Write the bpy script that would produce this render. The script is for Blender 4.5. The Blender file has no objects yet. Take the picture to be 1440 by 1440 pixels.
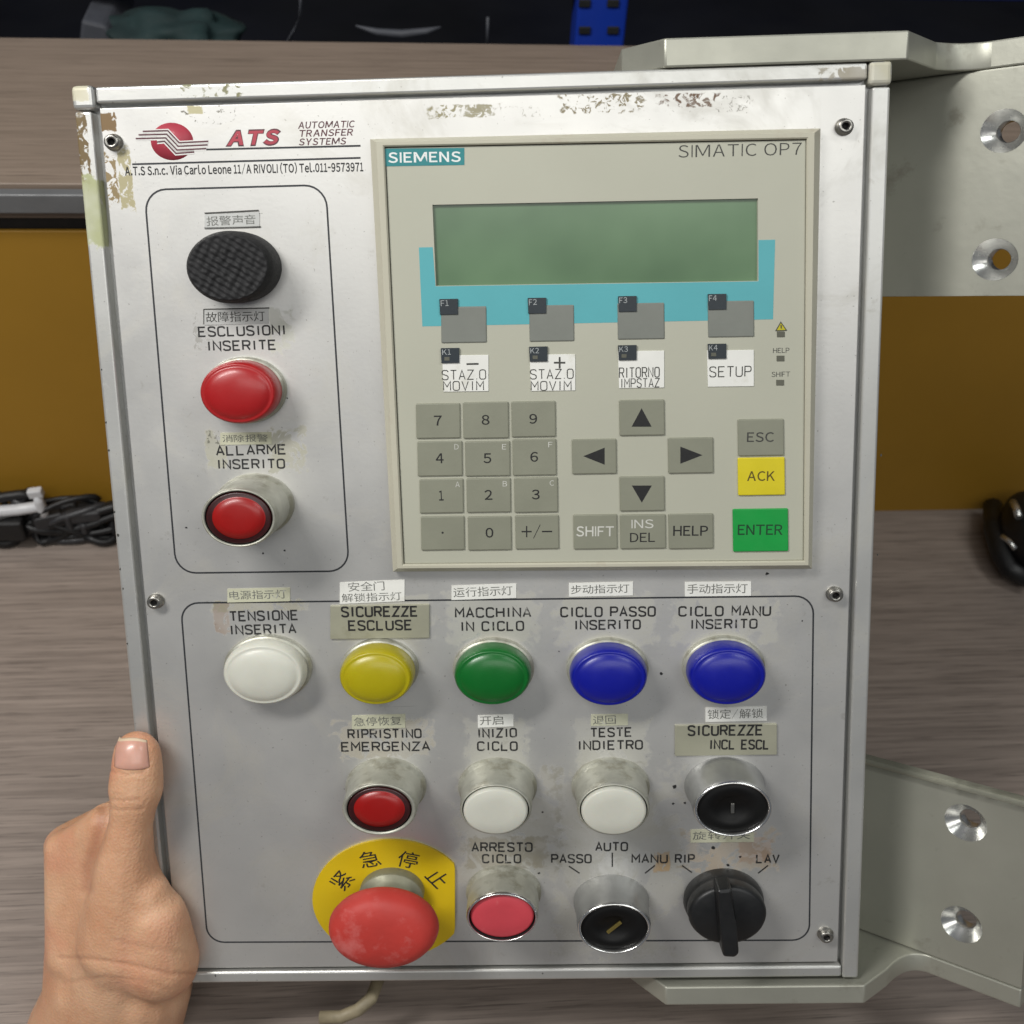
import bpy, bmesh, math, random
from mathutils import Vector, Matrix, noise
random.seed(7)
sc = bpy.context.scene
C = sc.collection

# ------------------------------------------------------------------ camera frame, light, exposure
F = 1654.0                                   # focal length in photo pixels (photo 1440 wide)
HC = 0.497                                   # camera height above the worktop
def nz(v): return v.normalized()
XW = nz(Vector((22300, 364, -F)))
s45 = math.sqrt(.5)
UP = Vector((0, s45, s45)); UP = nz(UP - XW * UP.dot(XW)); YW = UP.cross(XW)
R = Matrix((XW, YW, UP))                     # camera coords -> world
cam_d = bpy.data.cameras.new('camera'); cam = bpy.data.objects.new('camera', cam_d); C.objects.link(cam)
cam.matrix_world = Matrix.Translation((0, 0, HC)) @ R.to_4x4()
cam_d.sensor_fit = 'HORIZONTAL'; cam_d.sensor_width = 36.0; cam_d.lens = 36.0 * F / 1440.0
cam_d.clip_start = 0.01; cam_d.clip_end = 50
cam_d.dof.use_dof = True; cam_d.dof.focus_distance = 0.405; cam_d.dof.aperture_fstop = 17.0
sc.camera = cam
w = bpy.data.worlds.new('World'); sc.world = w; w.use_nodes = True
bg = w.node_tree.nodes['Background']; bg.inputs[0].default_value = (.80, .87, 1.0, 1); bg.inputs[1].default_value = 0.13
sc.view_settings.view_transform = 'Standard'; sc.view_settings.look = 'None'
sc.view_settings.exposure = -0.17; sc.view_settings.gamma = 1
def area(name, loc, target, sx, sy, power, col):
    d = bpy.data.lights.new(name, 'AREA'); d.shape = 'RECTANGLE'; d.size = sx; d.size_y = sy; d.energy = power; d.color = col
    o = bpy.data.objects.new(name, d); C.objects.link(o); o.location = loc
    o.rotation_euler = (Vector(target) - Vector(loc)).to_track_quat('-Z', 'Y').to_euler(); return o
CEN = (0.02, 0.30, 0.18)
area('ceiling_tube_left', (-.50, .14, .98), CEN, .14, .40, 8.5, (1, .98, .95))
area('ceiling_tube_right', (0.62, 0.02, 1.35), CEN, .22, .5, 3.4, (.97, 1, .98))
area('ceiling_tube_above', (0.25, -1.45, 2.1), (0.05, .42, .3), 2.4, .8, 21, (1, .99, .95))

# ------------------------------------------------------------------ panel frame
def ray(px, py): return Vector(((px - 720) / F, (720 - py) / F, -1.0))
U_ = Vector((.99937979, .02111265, .02818305)); V_ = Vector((-.02636314, .97916998, .20132347)); N_ = Vector((-.02334552, -.2019416, .97911929))
P0 = Vector((0, 0, -.413))
def L(px, py, wc=0.0):                       # a point of the panel, wc metres proud of its front face
    r = ray(px, py); t = (P0 + N_ * wc).dot(N_) / r.dot(N_); p = r * t - P0
    return (p.dot(U_), p.dot(V_))
PM = Matrix.Translation((0, 0, HC)) @ R.to_4x4() @ Matrix.Translation(P0) @ Matrix((U_, V_, N_)).transposed().to_4x4()
def onz(px, py, z):                          # a point on a horizontal plane of the world
    r = R @ ray(px, py); t = (z - HC) / r.z; return Vector((r.x * t, r.y * t, z))
def ony(px, py, y):
    r = R @ ray(px, py); t = y / r.y; return Vector((r.x * t, y, HC + r.z * t))

# ------------------------------------------------------------------ materials
def lin(c): return tuple(((x / 255) / 12.92 if x / 255 <= .04045 else (((x / 255) + .055) / 1.055) ** 2.4) for x in c)
MATS = {}
class NT:
    def __init__(s, name):
        s.m = bpy.data.materials.new(name); s.m.use_nodes = True; s.t = s.m.node_tree; s.n = s.t.nodes; s.p = s.n['Principled BSDF']
        s.tc = s.n.new('ShaderNodeTexCoord')
    def new(s, t, **k):
        n = s.n.new(t)
        for a, b in k.items(): setattr(n, a, b)
        return n
    def link(s, a, b): s.t.links.new(a, b)
    def noise(s, scale, detail=4, rough=.55, stretch=None, vec=None, dist=0):
        n = s.new('ShaderNodeTexNoise'); n.inputs['Scale'].default_value = scale; n.inputs['Detail'].default_value = detail
        n.inputs['Roughness'].default_value = rough; n.inputs['Distortion'].default_value = dist
        v = vec or s.tc.outputs['Object']
        if stretch:
            mp = s.new('ShaderNodeMapping'); mp.inputs['Scale'].default_value = stretch; s.link(v, mp.inputs[0]); v = mp.outputs[0]
        s.link(v, n.inputs['Vector']); return n.outputs[0]
    def ramp(s, x, a, b, ca=0.0, cb=1.0):
        n = s.new('ShaderNodeMapRange'); n.clamp = True
        n.inputs[1].default_value = a; n.inputs[2].default_value = b; n.inputs[3].default_value = ca; n.inputs[4].default_value = cb
        s.link(x, n.inputs[0]); return n.outputs[0]
    def math(s, op, a, b=None, clamp=False):
        n = s.new('ShaderNodeMath', operation=op); n.use_clamp = clamp
        for i, x in enumerate((a, b)):
            if x is None: continue
            if isinstance(x, (int, float)): n.inputs[i].default_value = x
            else: s.link(x, n.inputs[i])
        return n.outputs[0]
    def mix(s, f, a, b):
        n = s.new('ShaderNodeMix', data_type='RGBA')
        for i, x in ((0, f), (6, a), (7, b)):
            if isinstance(x, (int, float)): n.inputs[i].default_value = x
            elif isinstance(x, tuple): n.inputs[i].default_value = (*x[:3], 1)
            else: s.link(x, n.inputs[i])
        return n.outputs[2]
    def bump(s, h, strength=.2, dist=.0005, prev=None):
        n = s.new('ShaderNodeBump'); n.inputs['Strength'].default_value = strength; n.inputs['Distance'].default_value = dist
        s.link(h, n.inputs['Height'])
        if prev: s.link(prev, n.inputs['Normal'])
        s.link(n.outputs[0], s.p.inputs['Normal']); return n.outputs[0]
def mat(name, rgb, rough=.5, metal=0, var=.12, vs=60, spec=.5, bs=.05, bsc=600, coat=0, trans=0, sss=0, dirt=None):
    k = NT(name); c = lin(rgb)
    n1 = k.noise(vs, 5)
    f = k.ramp(n1, .3, .7)
    col = k.mix(f, tuple(x * (1 - var) for x in c), tuple(min(1, x * (1 + var)) for x in c))
    if dirt:
        d = k.ramp(k.noise(dirt[1], 7, .65), dirt[2], dirt[2] + .12, 0, dirt[3]); col = k.mix(d, col, lin(dirt[0]))
    k.link(col, k.p.inputs['Base Color'])
    k.link(k.ramp(k.noise(vs * 2.3, 6), .3, .7, rough * .85, min(1, rough * 1.15)), k.p.inputs['Roughness'])
    k.p.inputs['Metallic'].default_value = metal; k.p.inputs['Specular IOR Level'].default_value = spec
    k.p.inputs['Coat Weight'].default_value = coat; k.p.inputs['Coat Roughness'].default_value = .15
    k.p.inputs['Transmission Weight'].default_value = trans
    if sss: k.p.inputs['Subsurface Weight'].default_value = sss; k.p.inputs['Subsurface Radius'].default_value = (.004, .002, .001); k.p.inputs['Subsurface Scale'].default_value = .5
    k.bump(k.noise(bsc, 4), bs, .0004)
    MATS[name] = k.m; return k.m

def patched(name, rgb, rough, metal, patches, chips=None, brush=True):
    """brushed, worn aluminium with stains: patches = (u, v, half width, half height, rgb, opacity, noise scale, threshold)"""
    k = NT(name); c = lin(rgb)
    f = k.ramp(k.noise(9, 6, .6), .3, .7); col = k.mix(f, tuple(x * .93 for x in c), tuple(min(1, x * 1.04) for x in c))
    sp = k.ramp(k.noise(900, 2, .5), .70, .76, 0, .5); col = k.mix(sp, col, lin((110, 108, 100)))
    sp2 = k.ramp(k.noise(95, 5, .65), .66, .74, 0, .35); col = k.mix(sp2, col, lin((150, 146, 132)))
    sc1 = k.ramp(k.noise(1, 2, .5, stretch=(60, 1400, 60), dist=.3), .74, .80, 0, .35); col = k.mix(sc1, col, lin((150, 150, 146)))
    smr = k.ramp(k.noise(22, 5, .7, dist=1.5), .52, .72, 0, .30); col = k.mix(smr, col, lin((168, 164, 148)))
    sep = k.new('ShaderNodeSeparateXYZ'); k.link(k.tc.outputs['Object'], sep.inputs[0])
    wob = k.noise(260, 4, .6); wob2 = k.noise(75, 3, .5)
    cover = None
    for (u, v, hw, hh, pc, op, ns, th) in patches:
        a = k.math('DIVIDE', k.math('ABSOLUTE', k.math('SUBTRACT', sep.outputs[0], u)), hw)
        b = k.math('DIVIDE', k.math('ABSOLUTE', k.math('SUBTRACT', sep.outputs[1], v)), hh)
        d = k.math('MAXIMUM', a, b)
        d = k.math('ADD', d, k.math('MULTIPLY', k.math('SUBTRACT', wob, .5), 1.1))
        inside = k.ramp(d, .92, 1.06, 1, 0)
        if ns:
            tex = k.ramp(k.noise(ns, 6, .62, dist=.8), th, th + .05)
            inside = k.math('MULTIPLY', inside, tex)
        inside = k.math('MULTIPLY', inside, k.math('MULTIPLY', k.ramp(wob2, .25, .6, .45, 1), op), True)
        col = k.mix(inside, col, lin(pc))
        cover = inside if cover is None else k.math('MAXIMUM', cover, inside)
    k.link(col, k.p.inputs['Base Color'])
    r0 = k.math('ADD', k.ramp(k.noise(30, 6), .3, .7, rough * .88, rough * 1.12), k.math('MULTIPLY', smr, .35))
    met = metal
    if cover is not None:
        r0 = k.math('ADD', r0, k.math('MULTIPLY', cover, .25)); 
        k.link(k.math('SUBTRACT', metal, k.math('MULTIPLY', cover, metal), True), k.p.inputs['Metallic'])
    else: k.p.inputs['Metallic'].default_value = metal
    k.link(r0, k.p.inputs['Roughness'])
    b = k.bump(k.noise(700, 3), .06, .0003)
    MATS[name] = k.m; return k.m

def wood(name, a, b, c_, xs=1.0):
    k = NT(name)
    n1 = k.noise(1.0, 7, .68, stretch=(9 * xs, 330, 330))
    n2 = k.noise(1.0, 4, .6, stretch=(26 * xs, 900, 900))
    n3 = k.noise(4, 3, .5)
    col = k.mix(k.ramp(n1, .32, .68), lin(a), lin(b)); col = k.mix(k.ramp(n2, .54, .68, 0, .75), col, lin(c_))
    col = k.mix(k.ramp(n3, .35, .7, 0, .22), col, lin(a))
    k.link(col, k.p.inputs['Base Color']); k.p.inputs['Roughness'].default_value = .55
    k.bump(n2, .12, .0004); MATS[name] = k.m; return k.m
wood('laminate', (118, 107, 99), (157, 144, 134), (82, 73, 67))
wood('shelf_laminate', (118, 104, 91), (142, 126, 112), (94, 82, 72))
mat('mustard', (146, 108, 24), .6, var=.12, vs=5, bs=.03)
mat('rail_grey', (96, 97, 98), .45, var=.1); mat('black_gap', (18, 18, 18), .7)
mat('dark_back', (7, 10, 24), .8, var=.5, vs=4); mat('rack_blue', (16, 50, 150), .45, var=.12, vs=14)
mat('navy', (10, 24, 76), .6, var=.3); mat('tray_grey', (66, 68, 74), .6); mat('teal_cloth', (16, 38, 38), .8, var=.4, vs=30)
mat('rubber', (17, 17, 18), .5, var=.25, bs=.1); mat('rubber_lite', (46, 46, 48), .45, var=.2)
mat('white_plastic', (196, 197, 199), .35, var=.05)
mat('cable_beige', (138, 128, 104), .55, var=.2, vs=120)
mat('bracket_alu', (168, 168, 156), .42, .5, var=.08, vs=25, bs=.12, bsc=260, dirt=((112, 106, 92), 60, .6, .45))
mat('collar_dull', (132, 132, 112), .5, .35, var=.15, vs=150)
mat('raw_alu', (208, 208, 204), .25, .9, var=.06, vs=90)
mat('collar_alu', (176, 176, 164), .42, .5, var=.12, vs=150, dirt=((130, 126, 108), 120, .52, .6), bs=.12)
mat('collar_clean', (160, 161, 160), .36, .7, var=.08, vs=150)
mat('ring_bright', (222, 222, 220), .2, .95, var=.04)
mat('rail_alu', (186, 187, 186), .36, .7, var=.05, vs=30)
mat('screw_steel', (150, 148, 142), .3, .9, var=.15, vs=400)
mat('hex_dark', (24, 22, 20), .7)
mat('bezel', (184, 181, 163), .45, var=.04, vs=20, bs=.08, dirt=((158, 136, 116), 45, .6, .4))
mat('membrane', (176, 176, 160), .42, var=.035, vs=16, bs=.05, dirt=((150, 138, 122), 70, .72, .3))
mat('teal_print', (84, 165, 172), .42, var=.04, vs=40, bs=.05)
mat('badge_teal', (30, 124, 128), .4, var=.05); mat('badge_white', (222, 226, 224), .5, var=.03)
mat('key_grey', (133, 134, 118), .45, var=.05, vs=70, bs=.08); mat('key_clear', (121, 124, 117), .35, var=.07, vs=60, bs=.05)
mat('key_yellow', (212, 196, 30), .42, var=.05, vs=70); mat('key_green', (14, 150, 62), .42, var=.05, vs=70)
mat('tag_dark', (38, 46, 52), .4, var=.1); mat('tag_print', (165, 170, 170), .5)
mat('ink_worn', (34, 34, 34), .6, var=.3, vs=500, dirt=((188, 187, 180), 330, .60, .85)); mat('ink_faded', (104, 105, 100), .6, var=.3, vs=300, dirt=((206, 206, 200), 420, .56, .8))
mat('ink', (28, 28, 28), .6, var=.2, vs=500); mat('ink_soft', (62, 62, 58), .6, var=.25, vs=300)
mat('ink_grey', (96, 97, 92), .6, var=.3, vs=300); mat('ink_green', (10, 66, 34), .5); mat('ink_olive', (92, 78, 14), .5)
mat('ink_white', (196, 196, 188), .5); mat('line_ink', (40, 42, 46), .5, var=.2, vs=200)
mat('logo_red', (166, 58, 72), .5, var=.12, vs=120, dirt=((200, 150, 152), 600, .62, .5)); mat('logo_dark', (84, 44, 52), .5, var=.3, vs=300)
mat('paper', (226, 226, 220), .7, var=.04, vs=90, dirt=((178, 174, 150), 60, .58, .45))
mat('paper_old', (192, 192, 168), .65, var=.07, vs=90, dirt=((140, 138, 112), 60, .55, .6))
mat('paper_silver', (188, 189, 186), .5, .2, var=.05, vs=60)
mat('engraved_plate', (164, 163, 144), .45, .3, var=.06, vs=60, dirt=((130, 126, 100), 50, .55, .5))
mat('buzzer_black', (34, 34, 35), .68, var=.25, vs=500, bs=.25, spec=.3)
mat('black_gloss', (11, 11, 11), .5, var=.2, spec=.25); mat('black_knob', (24, 25, 26), .42, var=.2, vs=120, bs=.1)
def lens(name, rgb, rough=.36, sss=.15): mat(name, rgb, rough, var=.06, vs=60, coat=.12, sss=sss, bs=.05, bsc=300)
lens('lens_red', (160, 24, 26)); lens('lens_red_deep', (150, 14, 10)); lens('lens_ring_dark', (50, 10, 12), .4)
lens('lens_yellow', (168, 156, 4)); lens('lens_green', (2, 98, 32)); lens('lens_blue', (4, 16, 142)); lens('lens_white', (202, 202, 190), .5, .1)
mat('push_red', (196, 66, 76), .5, var=.08, vs=70, dirt=((214, 130, 130), 200, .62, .4))
mat('mushroom_red', (186, 56, 48), .58, var=.14, vs=45, dirt=((204, 116, 112), 60, .50, .6), bs=.15)
mat('stop_yellow', (206, 176, 6), .5, var=.06, vs=40, dirt=((150, 130, 10), 50, .62, .3))
mat('brass_key', (180, 160, 90), .35, .9)
mat('led_grey', (92, 92, 80), .4); mat('warn_yellow', (190, 180, 20), .5)
mat('nail_pink', (206, 156, 138), .34, var=.07, vs=200, coat=.15, sss=.15); mat('nail_tip', (216, 194, 166), .4)

def lcd():
    k = NT('lcd_green'); sep = k.new('ShaderNodeSeparateXYZ'); k.link(k.tc.outputs['Object'], sep.inputs[0])
    n = k.noise(22, 3, .5)
    col = k.mix(k.ramp(n, .35, .65), lin((86, 112, 84)), lin((104, 132, 100)))
    k.link(col, k.p.inputs['Base Color']); k.p.inputs['Roughness'].default_value = .18; k.p.inputs['Specular IOR Level'].default_value = .5
    MATS['lcd_green'] = k.m
lcd()

def skin():
    k = NT('skin'); c1, c2, c3 = lin((200, 150, 116)), lin((216, 172, 138)), lin((204, 120, 98))
    col = k.mix(k.ramp(k.noise(45, 4), .35, .65), c1, c2)
    col = k.mix(k.ramp(k.noise(28, 3, .5), .5, .75, 0, .55), col, c3)
    at = k.new('ShaderNodeAttribute', attribute_name='crease'); col = k.mix(k.math('MULTIPLY', at.outputs['Fac'], .75), col, lin((150, 88, 66)))
    k.link(col, k.p.inputs['Base Color']); k.p.inputs['Roughness'].default_value = .48
    k.p.inputs['Subsurface Weight'].default_value = .25; k.p.inputs['Subsurface Radius'].default_value = (.006, .0025, .0012); k.p.inputs['Subsurface Scale'].default_value = .6
    v = k.new('ShaderNodeTexVoronoi'); v.inputs['Scale'].default_value = 900; k.link(k.tc.outputs['Object'], v.inputs['Vector'])
    b = k.bump(v.outputs[0], .3, .0005); b = k.bump(k.noise(240, 6, .7, stretch=(1, .45, 1)), .4, .0009, b); k.bump(k.noise(55, 4, .6, stretch=(1, .4, 1)), .35, .0025, b)
    MATS['skin'] = k.m
skin()

# ------------------------------------------------------------------ object helpers
def link(name, me, parent=None, m=None, loc=None):
    o = bpy.data.objects.new(name, me); C.objects.link(o)
    if parent: o.parent = parent
    if m is not None:
        for x in (m if isinstance(m, (list, tuple)) else [m]): me.materials.append(MATS[x])
    if loc: o.location = loc
    return o
def tag(o, label=None, cat=None, group=None, kind=None):
    if label: o['label'] = label
    if cat: o['category'] = cat
    if group: o['group'] = group
    if kind: o['kind'] = kind
    return o
def empty(name, mw, label, cat, group=None):
    o = bpy.data.objects.new(name, None); C.objects.link(o); o.matrix_world = mw; o.empty_display_size = .02; return tag(o, label, cat, group)
class G:                                     # collects geometry of one mesh
    def __init__(s): s.bm = bmesh.new()
    def prism(s, pts, w0, w1, mi=0, bev=0, taper=0, seg=2):
        """polygon (u, v) list swept from w0 to w1; taper pulls the top in"""
        bm = s.bm; n = len(pts); cx = sum(p[0] for p in pts) / n; cy = sum(p[1] for p in pts) / n
        ar = sum(pts[i][0] * pts[(i + 1) % n][1] - pts[(i + 1) % n][0] * pts[i][1] for i in range(n))
        if ar < 0: pts = pts[::-1]
        b = [bm.verts.new((x, y, w0)) for x, y in pts]
        def pull(x, y):
            d = math.hypot(x - cx, y - cy) or 1; return (x - (x - cx) / d * taper, y - (y - cy) / d * taper, w1)
        t = [bm.verts.new(pull(x, y)) for x, y in pts]
        fs = [bm.faces.new(t), bm.faces.new(b[::-1])]
        for i in range(n): fs.append(bm.faces.new((b[i], b[(i + 1) % n], t[(i + 1) % n], t[i])))
        for f in fs: f.material_index = mi
        if bev:
            te = [e for e in fs[0].edges] + [e for f in fs[2:] for e in f.edges if abs(e.verts[0].co.z - e.verts[1].co.z) > 1e-7]
            r = bmesh.ops.bevel(bm, geom=list(set(te)), offset=bev, segments=seg, affect='EDGES', profile=.5, clamp_overlap=True)
            for f in r['faces']: f.material_index = mi
        return s
    def rect(s, u0, v0, u1, v1, w0, w1, **k): return s.prism([(u0, v0), (u1, v0), (u1, v1), (u0, v1)], w0, w1, **k)
    def lathe(s, prof, cu=0, cv=0, ys=.86, n=56, mi=0, mis=None, ax=0.0, off=None):
        """profile (r, w) turned about the axis through (cu, cv); off(w) shifts the centre"""
        bm = s.bm; rings = []
        for (r, wz) in prof:
            if r < 1e-7: rings.append([bm.verts.new((cu, cv, wz))])
            else: rings.append([bm.verts.new((cu + r * math.cos(2 * math.pi * i / n), cv + ys * r * math.sin(2 * math.pi * i / n), wz)) for i in range(n)])
        for j in range(len(rings) - 1):
            a, b = rings[j], rings[j + 1]; m_ = mis[j] if mis else mi
            for i in range(n):
                i2 = (i + 1) % n
                if len(a) == 1 and len(b) == 1: continue
                if len(a) == 1: f = bm.faces.new((a[0], b[i2], b[i])[::-1])
                elif len(b) == 1: f = bm.faces.new((a[i], a[i2], b[0]))
                else: f = bm.faces.new((a[i], a[i2], b[i2], b[i]))
                f.material_index = m_; f.smooth = True
        return s
    def ribbon(s, pts, wd, w0, w1, closed=False, mi=0):
        """a strip of even width along a (u, v) path"""
        n = len(pts); Lf, Rt = [], []
        for i, p in enumerate(pts):
            a = pts[(i - 1) % n] if (closed or i > 0) else p; b = pts[(i + 1) % n] if (closed or i < n - 1) else p
            d1 = Vector((p[0] - a[0], p[1] - a[1])); d2 = Vector((b[0] - p[0], b[1] - p[1]))
            if d1.length < 1e-9: d1 = d2
            if d2.length < 1e-9: d2 = d1
            d1.normalize(); d2.normalize(); n1 = Vector((-d1.y, d1.x)); n2 = Vector((-d2.y, d2.x)); m_ = n1 + n2
            m_ = m_.normalized() if m_.length > 1e-6 else n1; k = wd / 2 / max(.5, m_.dot(n1))
            Lf.append((p[0] + m_.x * k, p[1] + m_.y * k)); Rt.append((p[0] - m_.x * k, p[1] - m_.y * k))
        bm = s.bm
        vs = [[bm.verts.new((x[0], x[1], z)) for x in arr] for arr in (Lf, Rt) for z in (w0, w1)]   # L0 L1 R0 R1
        for i in range(n if closed else n - 1):
            j = (i + 1) % n; l0, l1, r0, r1 = vs
            for q in ((r1[i], r1[j], l1[j], l1[i]), (l1[i], l1[j], l0[j], l0[i]), (r0[i], r0[j], r1[j], r1[i])):
                f = bm.faces.new(q); f.material_index = mi
        if not closed:
            l0, l1, r0, r1 = vs
            for i in (0, n - 1):
                f = bm.faces.new((r0[i], r1[i], l1[i], l0[i]) if i == 0 else (l0[i], l1[i], r1[i], r0[i])); f.material_index = mi
        return s
    def tube(s, pts, r, n=10, mi=0, caps=True):
        bm = s.bm; P = [Vector(p) for p in pts]; rings = []; ref = Vector((0, 0, 1))
        for i, p in enumerate(P):
            d = (P[min(i + 1, len(P) - 1)] - P[max(i - 1, 0)]).normalized()
            a = d.cross(ref if abs(d.dot(ref)) < .95 else Vector((1, 0, 0))).normalized(); b = d.cross(a)
            rr = r[i] if isinstance(r, (list, tuple)) else r
            rings.append([bm.verts.new(p + a * rr * math.cos(2 * math.pi * j / n) + b * rr * math.sin(2 * math.pi * j / n)) for j in range(n)])
        for a, b in zip(rings, rings[1:]):
            for j in range(n):
                f = bm.faces.new((a[j], a[(j + 1) % n], b[(j + 1) % n], b[j])); f.material_index = mi; f.smooth = True
        if caps:
            for rg in (rings[0][::-1], rings[-1]): f = bm.faces.new(rg); f.material_index = mi
        return s
    def mesh_add(s, me, M, mi=0):
        bm = s.bm; vs = [bm.verts.new(M @ v.co) for v in me.vertices]
        for p in me.polygons:
            try: f = bm.faces.new([vs[i] for i in p.vertices]); f.material_index = mi
            except ValueError: pass
        return s
    def box3(s, c, h, rot=None, mi=0, bev=0):
        M = Matrix.Translation(c) @ (rot.to_4x4() if rot else Matrix())
        r = bmesh.ops.create_cube(s.bm, size=1, matrix=M @ Matrix.Diagonal((2 * h[0], 2 * h[1], 2 * h[2], 1)))
        fs = list({f for v in r['verts'] for f in v.link_faces})
        for f in fs: f.material_index = mi
        if bev:
            r2 = bmesh.ops.bevel(s.bm, geom=list({e for f in fs for e in f.edges}), offset=bev, segments=3, affect='EDGES', profile=.5)
            for f in r2['faces']: f.material_index = mi
        return s
    def build(s, name, parent=None, m=None, loc=None, fix=False):
        me = bpy.data.meshes.new(name)
        if fix: bmesh.ops.recalc_face_normals(s.bm, faces=s.bm.faces)
        s.bm.to_mesh(me); s.bm.free(); return link(name, me, parent, m, loc)

def rrect(corners, r, n=7):
    """rounded polygon from corner points"""
    out = []; N = len(corners)
    for i in range(N):
        p = Vector(corners[i]); a = (Vector(corners[i - 1]) - p).normalized(); b = (Vector(corners[(i + 1) % N]) - p).normalized()
        for j in range(n + 1):
            t = j / n; th = t * math.pi / 2
            # circular-ish corner
            q = p + a * r * (1 - math.sin(th)) + b * r * (1 - math.cos(th)); out.append((q.x, q.y))
    return out
def LP(pts, wc=0.0): return [L(x, y, wc) for x, y in pts]

# ------------------------------------------------------------------ lettering
_fc = {}
def text_mesh(body, bold=0.0, shear=0.0):
    key = (body, bold, shear)
    if key in _fc: return _fc[key]
    cu = bpy.data.curves.new('txt', 'FONT'); cu.body = body; cu.offset = bold; cu.shear = shear; cu.resolution_u = 3; cu.size = 1
    o = bpy.data.objects.new('txt', cu); C.objects.link(o); bpy.context.view_layer.update()
    me = bpy.data.meshes.new_from_object(o.evaluated_get(bpy.context.evaluated_depsgraph_get()))
    bpy.data.objects.remove(o); xs = [v.co.x for v in me.vertices]; ys = [v.co.y for v in me.vertices]
    _fc[key] = (me, min(xs), max(xs), min(ys), max(ys)); return _fc[key]
def put_text(g, body, x0, y0, x1, y1, h, wc, mi=0, bold=0.0, shear=0.0, gap=.11, asc=True):
    """print body so that its ink spans photo points (x0,y0)-(x1,y1) along the foot, h high (photo px)"""
    items = []; x = 0; lo, hi = 9, -9
    for ch in body:
        if ch == ' ': x += .26; continue
        full = chr(ord(ch) + 0xFEE0) if 33 <= ord(ch) <= 126 and asc else ch
        if ch == 'I':
            _, _, _, c, d = text_mesh(chr(0xFF28), bold); a, b = 0, .075 + 2 * bold
            me = bpy.data.meshes.new('bar'); me.from_pydata([(a, c, 0), (b, c, 0), (b, d, 0), (a, d, 0)], [], [(0, 1, 2, 3)])
        else: me, a, b, c, d = text_mesh(full, bold)
        kx = {'M': 1.18, '/': .55, '-': .5, '1': .8}.get(ch, 1.0)
        if ch == '-' and len(body) < 6: kx = 1
        items.append((me, x - a * kx, kx)); x += (b - a) * kx + (gap if ord(ch) < 127 else .07); lo, hi = min(lo, c), max(hi, d)
    x -= gap if ord(body[-1]) < 127 else .07
    if len(body) > 2 and ord(body[0]) < 127: lo = max(lo, text_mesh(chr(0xFF28), bold)[3]); hi = text_mesh(chr(0xFF28), bold)[4]
    A = Vector(L(x0, y0, wc)); B = Vector(L(x1, y1, wc)); T = Vector(L(x0, y0 - h, wc)) - A
    ex = (B - A) / x; ey = Vector((-(B - A).y, (B - A).x)).normalized() * T.length / (hi - lo); sh = ex.normalized() * shear * ey.length
    for me, dx, kx in items:
        M = Matrix(((ex.x, ey.x + sh.x, 0, A.x), (ex.y, ey.y + sh.y, 0, A.y), (0, 0, 1, wc), (0, 0, 0, 1))) @ Matrix.Translation((dx, -lo, 0)) @ Matrix.Diagonal((kx, 1, 1, 1))
        g.mesh_add(me, M, mi)
    return g

GL = {  # single-stroke capitals on a 4 x 6 grid
'A': '0,0 2,6 4,0|.7,1.9 3.3,1.9', 'B': '0,0 0,6 3,6 3.8,5.4 3.8,3.7 3,3.1 0,3.1|3,3.1 4,2.4 4,.7 3,0 0,0', 'C': '4,4.8 3.6,5.7 2.9,6 1.1,6 .3,5.6 0,4.8 0,1.2 .3,.4 1.1,0 2.9,0 3.6,.3 4,1.2',
'D': '0,0 0,6 2.8,6 3.7,5.5 4,4.7 4,1.3 3.7,.5 2.8,0 0,0', 'E': '3.8,0 0,0 0,6 3.8,6|0,3.1 3.1,3.1', 'F': '0,0 0,6 3.8,6|0,3.1 3.1,3.1', 'G': '4,4.8 3.6,5.7 2.9,6 1.1,6 .3,5.6 0,4.8 0,1.2 .3,.4 1.1,0 2.9,0 3.7,.4 4,1.2 4,2.9 2.4,2.9',
'H': '0,0 0,6|4,0 4,6|0,3.1 4,3.1', 'I': '1,0 1,6', 'K': '0,0 0,6|3.8,6 0,2.6|1.2,3.7 4,0', 'L': '0,6 0,0 3.6,0', 'M': '0,0 0,6 2.2,2.4 4.4,6 4.4,0', 'N': '0,0 0,6 4,0 4,6',
'O': '1.1,0 .3,.4 0,1.2 0,4.8 .3,5.6 1.1,6 2.9,6 3.7,5.6 4,4.8 4,1.2 3.7,.4 2.9,0 1.1,0', 'P': '0,0 0,6 2.9,6 3.7,5.6 4,4.9 4,4 3.7,3.2 2.9,2.8 0,2.8', 'R': '0,0 0,6 2.9,6 3.7,5.6 4,4.9 4,4.1 3.7,3.3 2.9,3 0,3|2.2,3 4,0',
'S': '4,4.9 3.6,5.7 2.9,6 1.1,6 .3,5.6 0,4.9 .2,3.8 1,3.3 3,2.7 3.8,2.2 4,1.3 3.7,.4 2.9,0 1.1,0 .3,.4 0,1.1', 'T': '2,0 2,6|0,6 4,6', 'U': '0,6 0,1.2 .3,.4 1.1,0 2.9,0 3.7,.4 4,1.2 4,6', 'V': '0,6 2,0 4,6', 'Z': '0,6 4,6 0,0 4,0', 'Y': '0,6 2,3 4,6|2,3 2,0',
'7': '0,6 4,6 1.4,0', '.': '.4,0 .4,.4', '+': '2,1 2,5|0,3 4,3', '-': '0,3 4,3', '1': '.2,4.6 1.4,6 1.4,0'}
ADV = {'I': 2, 'M': 4.4, ' ': 2.0, '.': .8, '1': 1.6}
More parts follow.
